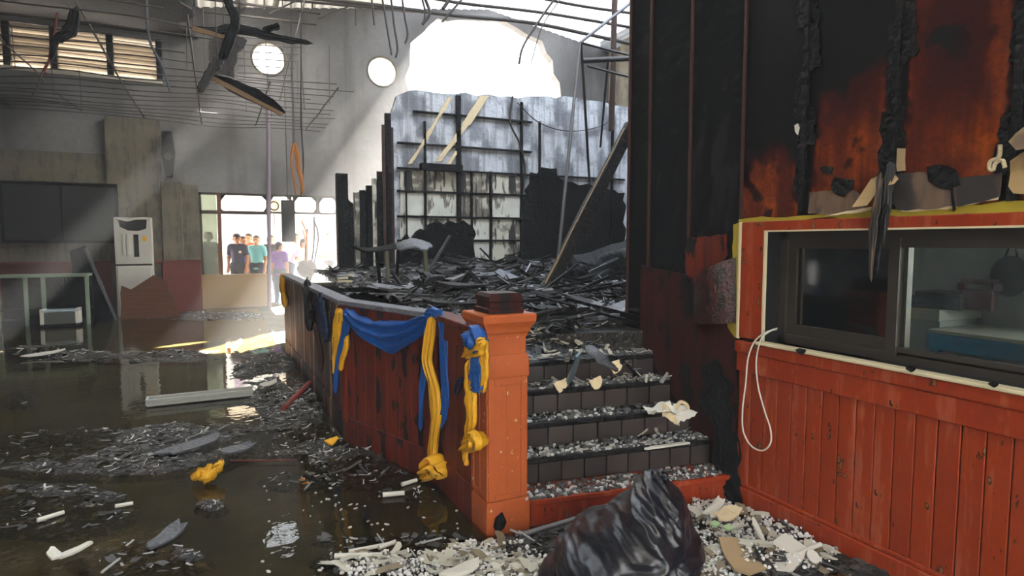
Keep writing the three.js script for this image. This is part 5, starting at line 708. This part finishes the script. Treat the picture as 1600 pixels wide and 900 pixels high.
  for (const [l, px, py, k, s] of [['cream torn board flap on the top stair edge', 960, 574, 5, 121], ['cream shard standing on the fourth tread', 930, 600, 4, 122], ['cream shard curl at the left of the fourth tread', 876, 604, 4, 123]]) { const p = st(px, py, k), o = single('board_flap', shard(0.1, 0.08, 0.008, s, 0.03), M.tanPale, l, 'board piece'); o.position.copy(p); o.rotation.set(0.9, 0.3, 0.2); }
  { const p = st(1050, 702, 2), o = single('board_strip', shard(0.34, 0.03, 0.012, 124), M.bone, 'long white strip lying along the right of the second tread', 'strip'); o.position.copy(p).add(V(0, 0.01, -0.03)); o.rotation.y = -0.1; }
}

// ---------- outside the entrance ----------
{
  struct('ceiling_porch', span(-4, 3.4, 3.0, 3.12, -19.4, ZF - 0.28), M.facade);
  struct('ground_porch', span(-6, 12, -0.05, 0.06, -20.5, ZF - 0.3), M.paving);
  const f = thing('street_building', 'sunlit white building across the street seen through the entrance', 'building', [4, -0.02, -30]);
  part('facade', slab([[-20, 0], [22, 0], [22, 7.5], [-20, 7.5]], 0.3, [[[-7.6, 0], [-6.2, 0], [-6.2, 2.6], [-7.6, 2.6]], [[-3.4, 1], [-1.2, 1], [-1.2, 2.6], [-3.4, 2.6]], [[1, 1], [3.4, 1], [3.4, 2.6], [1, 2.6]]]).translate(0, 0, -0.3), M.facade, f);
  part('door', span(-7.6, -6.2, 0, 2.6, -0.25, -0.2), M.postLilac, f); for (const x of [-3.4, 1]) { const w = part('window', span(x, x + 2.2, 1, 2.6, -0.22, -0.18), M.cream, f); part('pane', span(x + 0.1, x + 1.05, 1.1, 2.5, -0.18, -0.17), M.paleBlue, w); part('pane', span(x + 1.15, x + 2.1, 1.1, 2.5, -0.18, -0.17), M.paleBlue, w); }
  part('ledge', span(-20, 22, 2.9, 3.1, 0, 0.5), M.facade, f); part('cornice', span(-20, 22, 7.3, 7.7, -0.3, 0.35), M.facade, f);
  const z = -21, a = onZ(366, 380, z); single('porch_post', span(a.x - 0.14, a.x + 0.14, -0.02, 3.1, z - 0.14, z + 0.14, 0.01), M.postLilac, 'lilac grey post standing outside behind the man in the navy shirt', 'post');
  const c = onZ(428, 332, -19), ac = thing('outdoor_unit', 'beige outdoor cooling unit seen through the transom behind the steel post', 'air conditioner', [c.x, c.y, c.z]); part('case', span(-0.2, 0.2, 0, 0.36, -0.12, 0.12, 0.02), M.unit, ac); part('grille', (() => { const g = new THREE.TorusGeometry(0.12, 0.02, 6, 20); g.translate(0, 0.18, 0.12); return g; })(), M.charMatt, ac); part('bracket', span(-0.02, 0.02, -2.35, 0, -0.02, 0.02), M.steelPale, ac);
  const plant = onZ(478, 415, -15.2);
  const b = thing('burnt_plant', 'burnt potted shrub with bare tan stems in front of the entrance', 'plant', [plant.x, 0, -15.2]); reseed(601);
  part('pot', (() => { const g = new THREE.LatheGeometry([[0, 0], [0.16, 0], [0.22, 0.4], [0.24, 0.42], [0.2, 0.42], [0, 0.36]].map((p) => new THREE.Vector2(...p)), 16); return g; })(), M.char, b);
  for (let i = 0; i < 5; i++) { const x = rr(-0.05, 0.3); part('stem', tube([V(0, 0.35, 0), V(x * 0.5, 0.9, 0), V(x, 1.4 + rr(0, 0.5), rr(-0.1, 0.1)), V(x + rr(-0.1, 0.1), 2.0 + rr(-0.3, 0.4), 0)], 0.022, 20, 5), i % 2 ? M.wireTan : M.char, b); }
  part('charred_foliage', (() => { const g = new THREE.IcosahedronGeometry(0.2, 3), p = g.attributes.position; for (let i = 0; i < p.count; i++) { const f2 = 0.6 + 0.9 * n3(p.getX(i) * 14, p.getY(i) * 14, p.getZ(i) * 14, 5); p.setXYZ(i, p.getX(i) * f2, p.getY(i) * f2, p.getZ(i) * f2); } g.computeVertexNormals(); g.translate(0.02, 0.95, 0.02); return g; })(), M.char, b);
}
// ---------- people at the entrance ----------
function meshField(bones, res, lo, size, k = 0.03, flat = 0.76, extra) {      // one smooth surface round tapered bones
  const mc = new MarchingCubes(res, new THREE.MeshStandardMaterial(), false, false, 60000); mc.isolation = 0;
  const half = size / 2; mc.field.fill(-1);
  const B = bones.map(([a, b, r0, r1, fl]) => ({ a, d: b.clone().sub(a), l2: b.distanceToSquared(a) || 1e-9, r0, r1, f: fl ?? 1 }));
  for (let z = 0; z < res; z++) for (let y = 0; y < res; y++) for (let x = 0; x < res; x++) {
    const X = lo.x + (x / (res / 2)) * half, Y = lo.y + (y / (res / 2)) * half, Z = lo.z + (z / (res / 2)) * half; let s = 0, m = 1e9;
    for (const q of B) { const px = X - q.a.x, py = Y - q.a.y, pz = Z - q.a.z, t = clamp((px * q.d.x + py * q.d.y + pz * q.d.z) / q.l2), dx = px - t * q.d.x, dy = py - t * q.d.y, dz = (pz - t * q.d.z) / q.f, dd = Math.sqrt(dx * dx + dy * dy + dz * dz) - lerp(q.r0, q.r1, t); if (dd < m) m = dd; s += Math.exp(-Math.min(60, dd / k)); if (dd > 0.3) continue; }
    let dist = s > 0 ? -k * Math.log(s) : m; if (!(dist < m + 1)) dist = m; if (extra) dist = extra(dist, X, Y, Z);
    mc.field[x + y * res + z * res * res] = -dist;
  }
  mc.update();
  const n = mc.count, p = new Float32Array(n * 3), nn = new Float32Array(n * 3);
  for (let i = 0; i < n; i++) { for (let c = 0; c < 3; c++) { p[i * 3 + c] = (mc.positionArray[i * 3 + c] + 1) * half + [lo.x, lo.y, lo.z][c]; nn[i * 3 + c] = mc.normalArray[i * 3 + c]; } }
  const g = new THREE.BufferGeometry(); g.setAttribute('position', new THREE.BufferAttribute(p, 3)); g.setAttribute('normal', new THREE.BufferAttribute(nn, 3)); g.setAttribute('uv', new THREE.BufferAttribute(new Float32Array(n * 2), 2)); return g;
}
function person(label, pos, turn, { H = 1.7, shirt, legs, skin, hair, arms = 'down', lean = 0, headTurn = 0, sleeves = 0.6, cap = false, group } = {}) {
  const o = thing('person', label, 'person', pos, turn), q = H / 1.7, v = (x, y, z) => { const Y = y * q, Zl = z * q + (y > 0.95 ? Math.sin(lean) * (y - 0.95) * q : 0), Yl = y > 0.95 ? 0.95 * q + Math.cos(lean) * (y - 0.95) * q : Y; return V(x * q, Yl, Zl); };
  const hipL = v(-0.085, 0.9, 0), hipR = v(0.085, 0.9, 0), kL = v(-0.1, 0.49, 0.02), kR = v(0.1, 0.49, 0.03), aL = v(-0.1, 0.08, -0.02), aR = v(0.11, 0.08, 0.0);
  const sL = v(-0.175, 1.38, 0), sR = v(0.175, 1.38, 0), pose = { down: [[-0.23, 1.1, -0.02], [-0.22, 0.86, 0.06], [0.23, 1.1, -0.02], [0.22, 0.86, 0.06]], hip: [[-0.28, 1.13, -0.06], [-0.16, 0.96, 0.1], [0.23, 1.1, -0.02], [0.22, 0.86, 0.06]], front: [[-0.25, 1.1, 0.02], [-0.06, 1.06, 0.22], [0.25, 1.1, 0.02], [0.07, 1.1, 0.23]], reach: [[-0.22, 1.12, 0.1], [-0.14, 1.02, 0.34], [0.22, 1.12, 0.08], [0.16, 0.98, 0.32]] }[arms];
  const eL = v(...pose[0]), wL = v(...pose[1]), eR2 = v(...pose[2]), wR = v(...pose[3]), neck = v(0, 1.43, 0), head = v(0, 1.575, 0.02);
  const torso = [[v(0, 0.93, 0), v(0, 1.1, 0), 0.13, 0.125, 0.74], [v(0, 1.1, 0), v(0, 1.3, -0.005), 0.125, 0.15, 0.68], [v(-0.11, 1.37, 0), v(0.11, 1.37, 0), 0.075, 0.075, 0.85]].map((b) => [b[0], b[1], b[2] * q, b[3] * q, b[4]]);
  const limb = (a, b, r0, r1) => [a, b, r0 * q, r1 * q];
  const armsB = [limb(sL, eL, 0.05, 0.038), limb(eL, wL, 0.038, 0.026), limb(sR, eR2, 0.05, 0.038), limb(eR2, wR, 0.038, 0.026)], legB = [limb(hipL, kL, 0.088, 0.056), limb(kL, aL, 0.056, 0.036), limb(hipR, kR, 0.088, 0.056), limb(kR, aR, 0.056, 0.036), limb(aL, v(-0.11, 0.04, 0.13), 0.04, 0.03), limb(aR, v(0.12, 0.04, 0.14), 0.04, 0.03)];
  const body = meshField([...torso, ...armsB, ...legB, limb(neck, head, 0.05, 0.05)], 56, V(-0.9 * q, -0.02, -0.9 * q), 1.8 * q, 0.022);
  const R2 = (x, y, z) => { const a = headTurn, c = head; return V(c.x + (x * Math.cos(a) + z * Math.sin(a)) * q, c.y + y * q, c.z + (-x * Math.sin(a) + z * Math.cos(a)) * q); };
  const headG = meshField([[R2(0, 0.03, -0.01), R2(0, 0.03, 0.0), 0.092 * q, 0.088 * q], [R2(0, -0.03, 0.015), R2(0, -0.085, 0.035), 0.068 * q, 0.036 * q], [R2(0, 0.005, 0.085), R2(0, -0.03, 0.1), 0.009 * q, 0.014 * q], [R2(-0.02, -0.062, 0.078), R2(0.02, -0.062, 0.078), 0.009 * q, 0.009 * q], [R2(-0.088, 0.01, -0.01), R2(-0.09, -0.03, 0), 0.018 * q, 0.012 * q], [R2(0.088, 0.01, -0.01), R2(0.09, -0.03, 0), 0.018 * q, 0.012 * q], [R2(-0.035, 0.035, 0.075), R2(0.035, 0.035, 0.075), 0.012 * q, 0.012 * q], [neck, R2(0, -0.05, -0.01), 0.05 * q, 0.05 * q]], 40, head.clone().add(V(-0.2 * q, -0.2 * q, -0.2 * q)), 0.4 * q, 0.008);
  const hands = []; for (const [e, w, s] of [[eL, wL, -1], [eR2, wR, 1]]) { const d = w.clone().sub(e).normalize(), S = d.clone().cross(V(0, 0, 1)).normalize(), N = d.clone().cross(S).normalize(), p0 = w.clone(), pm = w.clone().addScaledVector(d, 0.085 * q); const bs = [[p0, pm, 0.028 * q, 0.034 * q]]; for (let i = 0; i < 4; i++) { const b0 = pm.clone().addScaledVector(S, (i - 1.5) * 0.019 * q), L = [0.065, 0.078, 0.072, 0.056][i] * q, b1 = b0.clone().addScaledVector(d, L * 0.5).addScaledVector(N, -0.008 * q); bs.push([b0, b1, 0.009 * q, 0.0085 * q], [b1, b1.clone().addScaledVector(d, L * 0.45).addScaledVector(N, -0.022 * q), 0.0085 * q, 0.007 * q]); } const t0 = p0.clone().addScaledVector(d, 0.03 * q).addScaledVector(S, s * 0.025 * q); bs.push([t0, t0.clone().addScaledVector(d, 0.045 * q).addScaledVector(S, s * 0.03 * q), 0.011 * q, 0.009 * q]); hands.push(meshField(bs, 44, w.clone().add(V(-0.16 * q, -0.16 * q, -0.16 * q)), 0.32 * q, 0.005)); }
  part('body', merge([body, headG, ...hands]), skin, o);
  const cut = (a, b, t) => a.clone().lerp(b, t);
  part('shirt', meshField([...torso.map((b) => [b[0], b[1], b[2] + 0.016, b[3] + 0.016, b[4]]), limb(sL, cut(sL, eL, sleeves), 0.064, 0.058), limb(sR, cut(sR, eR2, sleeves), 0.064, 0.058), limb(v(-0.05, 0.86, 0), v(0.05, 0.86, 0), 0.115, 0.115)], 52, V(-0.62 * q, 0.55 * q, -0.62 * q), 1.24 * q, 0.02, 1, (d, X, Y, Z) => Math.max(d, 0.82 * q - Y)), shirt, o);
  part('trousers', meshField([limb(v(-0.05, 0.92, 0), v(0.05, 0.92, 0), 0.125, 0.125), limb(hipL, kL, 0.1, 0.07), limb(kL, aL, 0.07, 0.06), limb(hipR, kR, 0.1, 0.07), limb(kR, aR, 0.07, 0.06)], 48, V(-0.6 * q, 0.02, -0.6 * q), 1.2 * q, 0.02), legs, o);
  part('hair', meshField([[R2(0, 0.055, -0.022), R2(0, 0.05, -0.01), 0.093 * q, 0.088 * q], [R2(0, 0.0, -0.06), R2(0, -0.03, -0.055), 0.06 * q, 0.05 * q]], 32, head.clone().add(V(-0.18 * q, -0.18 * q, -0.18 * q)), 0.36 * q, 0.01), hair, o);
  for (const s of [-1, 1]) { const e = new THREE.SphereGeometry(0.011 * q, 10, 8), c = R2(s * 0.033, 0.012, 0.079); e.translate(c.x, c.y, c.z); part('eye', e, M.black, o); }
  part('shoes', merge([aL, aR].map((a) => { const g = new THREE.SphereGeometry(1, 14, 10); g.scale(0.05, 0.045, 0.13); g.translate(a.x, 0.045, a.z + 0.06); return g; })), M.black, o);
  if (cap) { const g = new THREE.SphereGeometry(0.1 * q, 16, 8, 0, 2 * PI, 0, PI / 2); const c = R2(0, 0.05, -0.01); g.translate(c.x, c.y, c.z); part('cap', g, M.black, o); const v2 = box(0.13 * q, 0.012, 0.09 * q, 0, 0, 0.12 * q, 0.004); v2.rotateY(headTurn); v2.translate(c.x, c.y, c.z); part('cap_peak', v2, M.black, o); }
  return o;
}
{
  const sk = (c) => mat({ color: c, roughness: 0.6 }), cl = (c) => mat({ color: c, roughness: 0.85, bumpMap: T.cloth, bumpScale: 0.003 });
  const at = (px, z) => { const p = onZ(px, 420, z); return [p.x, 0.06, z]; };
  const s1 = sk(0x9a6a4c), s2 = sk(0xb07f5e), hair = sk(0x17130f), dark = cl(0x1d222e), jean = cl(0x33425c);
  const p1 = person('stocky man in a navy shirt with a pale badge, standing inside the left door opening', at(372, -17.2), -0.3, { H: 1.72, shirt: cl(0x232338), legs: dark, skin: s1, hair, headTurn: 0.5, cap: true });
  part('badge', (() => { const g = new THREE.CylinderGeometry(0.035, 0.035, 0.01, 16); g.rotateX(PI / 2); g.translate(0.1, 1.27, 0.135); return g; })(), M.cream, p1);
  person('man in an orange red shirt half hidden behind the man in navy', at(390, -18.1), -0.5, { H: 1.74, shirt: cl(0xb8502c), legs: dark, skin: s2, hair });
  person('man in a blue T-shirt close behind the man in navy', at(381, -17.7), 0.6, { H: 1.66, shirt: cl(0x2a4f9c), legs: jean, skin: s1, hair });
  person('man in a light teal shirt standing in the middle of the entrance', at(402, -17.3), -0.35, { H: 1.68, shirt: cl(0x6fb2b6), legs: dark, skin: s2, hair, headTurn: 0.1 });
  person('dark haired man in black behind the steel post', at(424, -18.0), -0.2, { H: 1.7, shirt: cl(0x2c2a2c), legs: dark, skin: s1, hair });
  person('woman in a purple T-shirt and jeans in the doorway, back turned', [onZ(437, 420, -16.3).x, 0.0, -16.3], 2.5, { H: 1.57, shirt: cl(0x7a4f9e), legs: jean, skin: s2, hair, headTurn: -0.5 });
  person('man in a pale lavender shirt bending forward beside the purple T-shirt', at(455, -17.1), 1.3, { H: 1.68, shirt: cl(0xc4bcdc), legs: jean, skin: s2, hair, lean: 0.55, arms: 'reach' });
  person('man in a white shirt holding his hands in front at the right of the entrance', at(516, -17.0), -1.2, { H: 1.76, shirt: cl(0xe6e2de), legs: dark, skin: s2, hair, arms: 'front', headTurn: 0.2 });
  person('person in dark blue seen dimly through the smoked side pane', at(328, -16.95), -0.2, { H: 1.76, shirt: cl(0x2b3440), legs: dark, skin: s1, hair, arms: 'hip' });
  person('man with bare arms in a cream shirt at the back of the crowd', at(464, -18.3), 0.2, { H: 1.74, shirt: cl(0xd8cdb8), legs: dark, skin: s1, hair });
}

// ---------- draw ----------
const renderer = new THREE.WebGLRenderer({ antialias: true });
renderer.toneMapping = THREE.LinearToneMapping; renderer.toneMappingExposure = EXPOSURE;
renderer.shadowMap.enabled = true; renderer.shadowMap.type = THREE.PCFSoftShadowMap;
renderer.render(scene, camera);
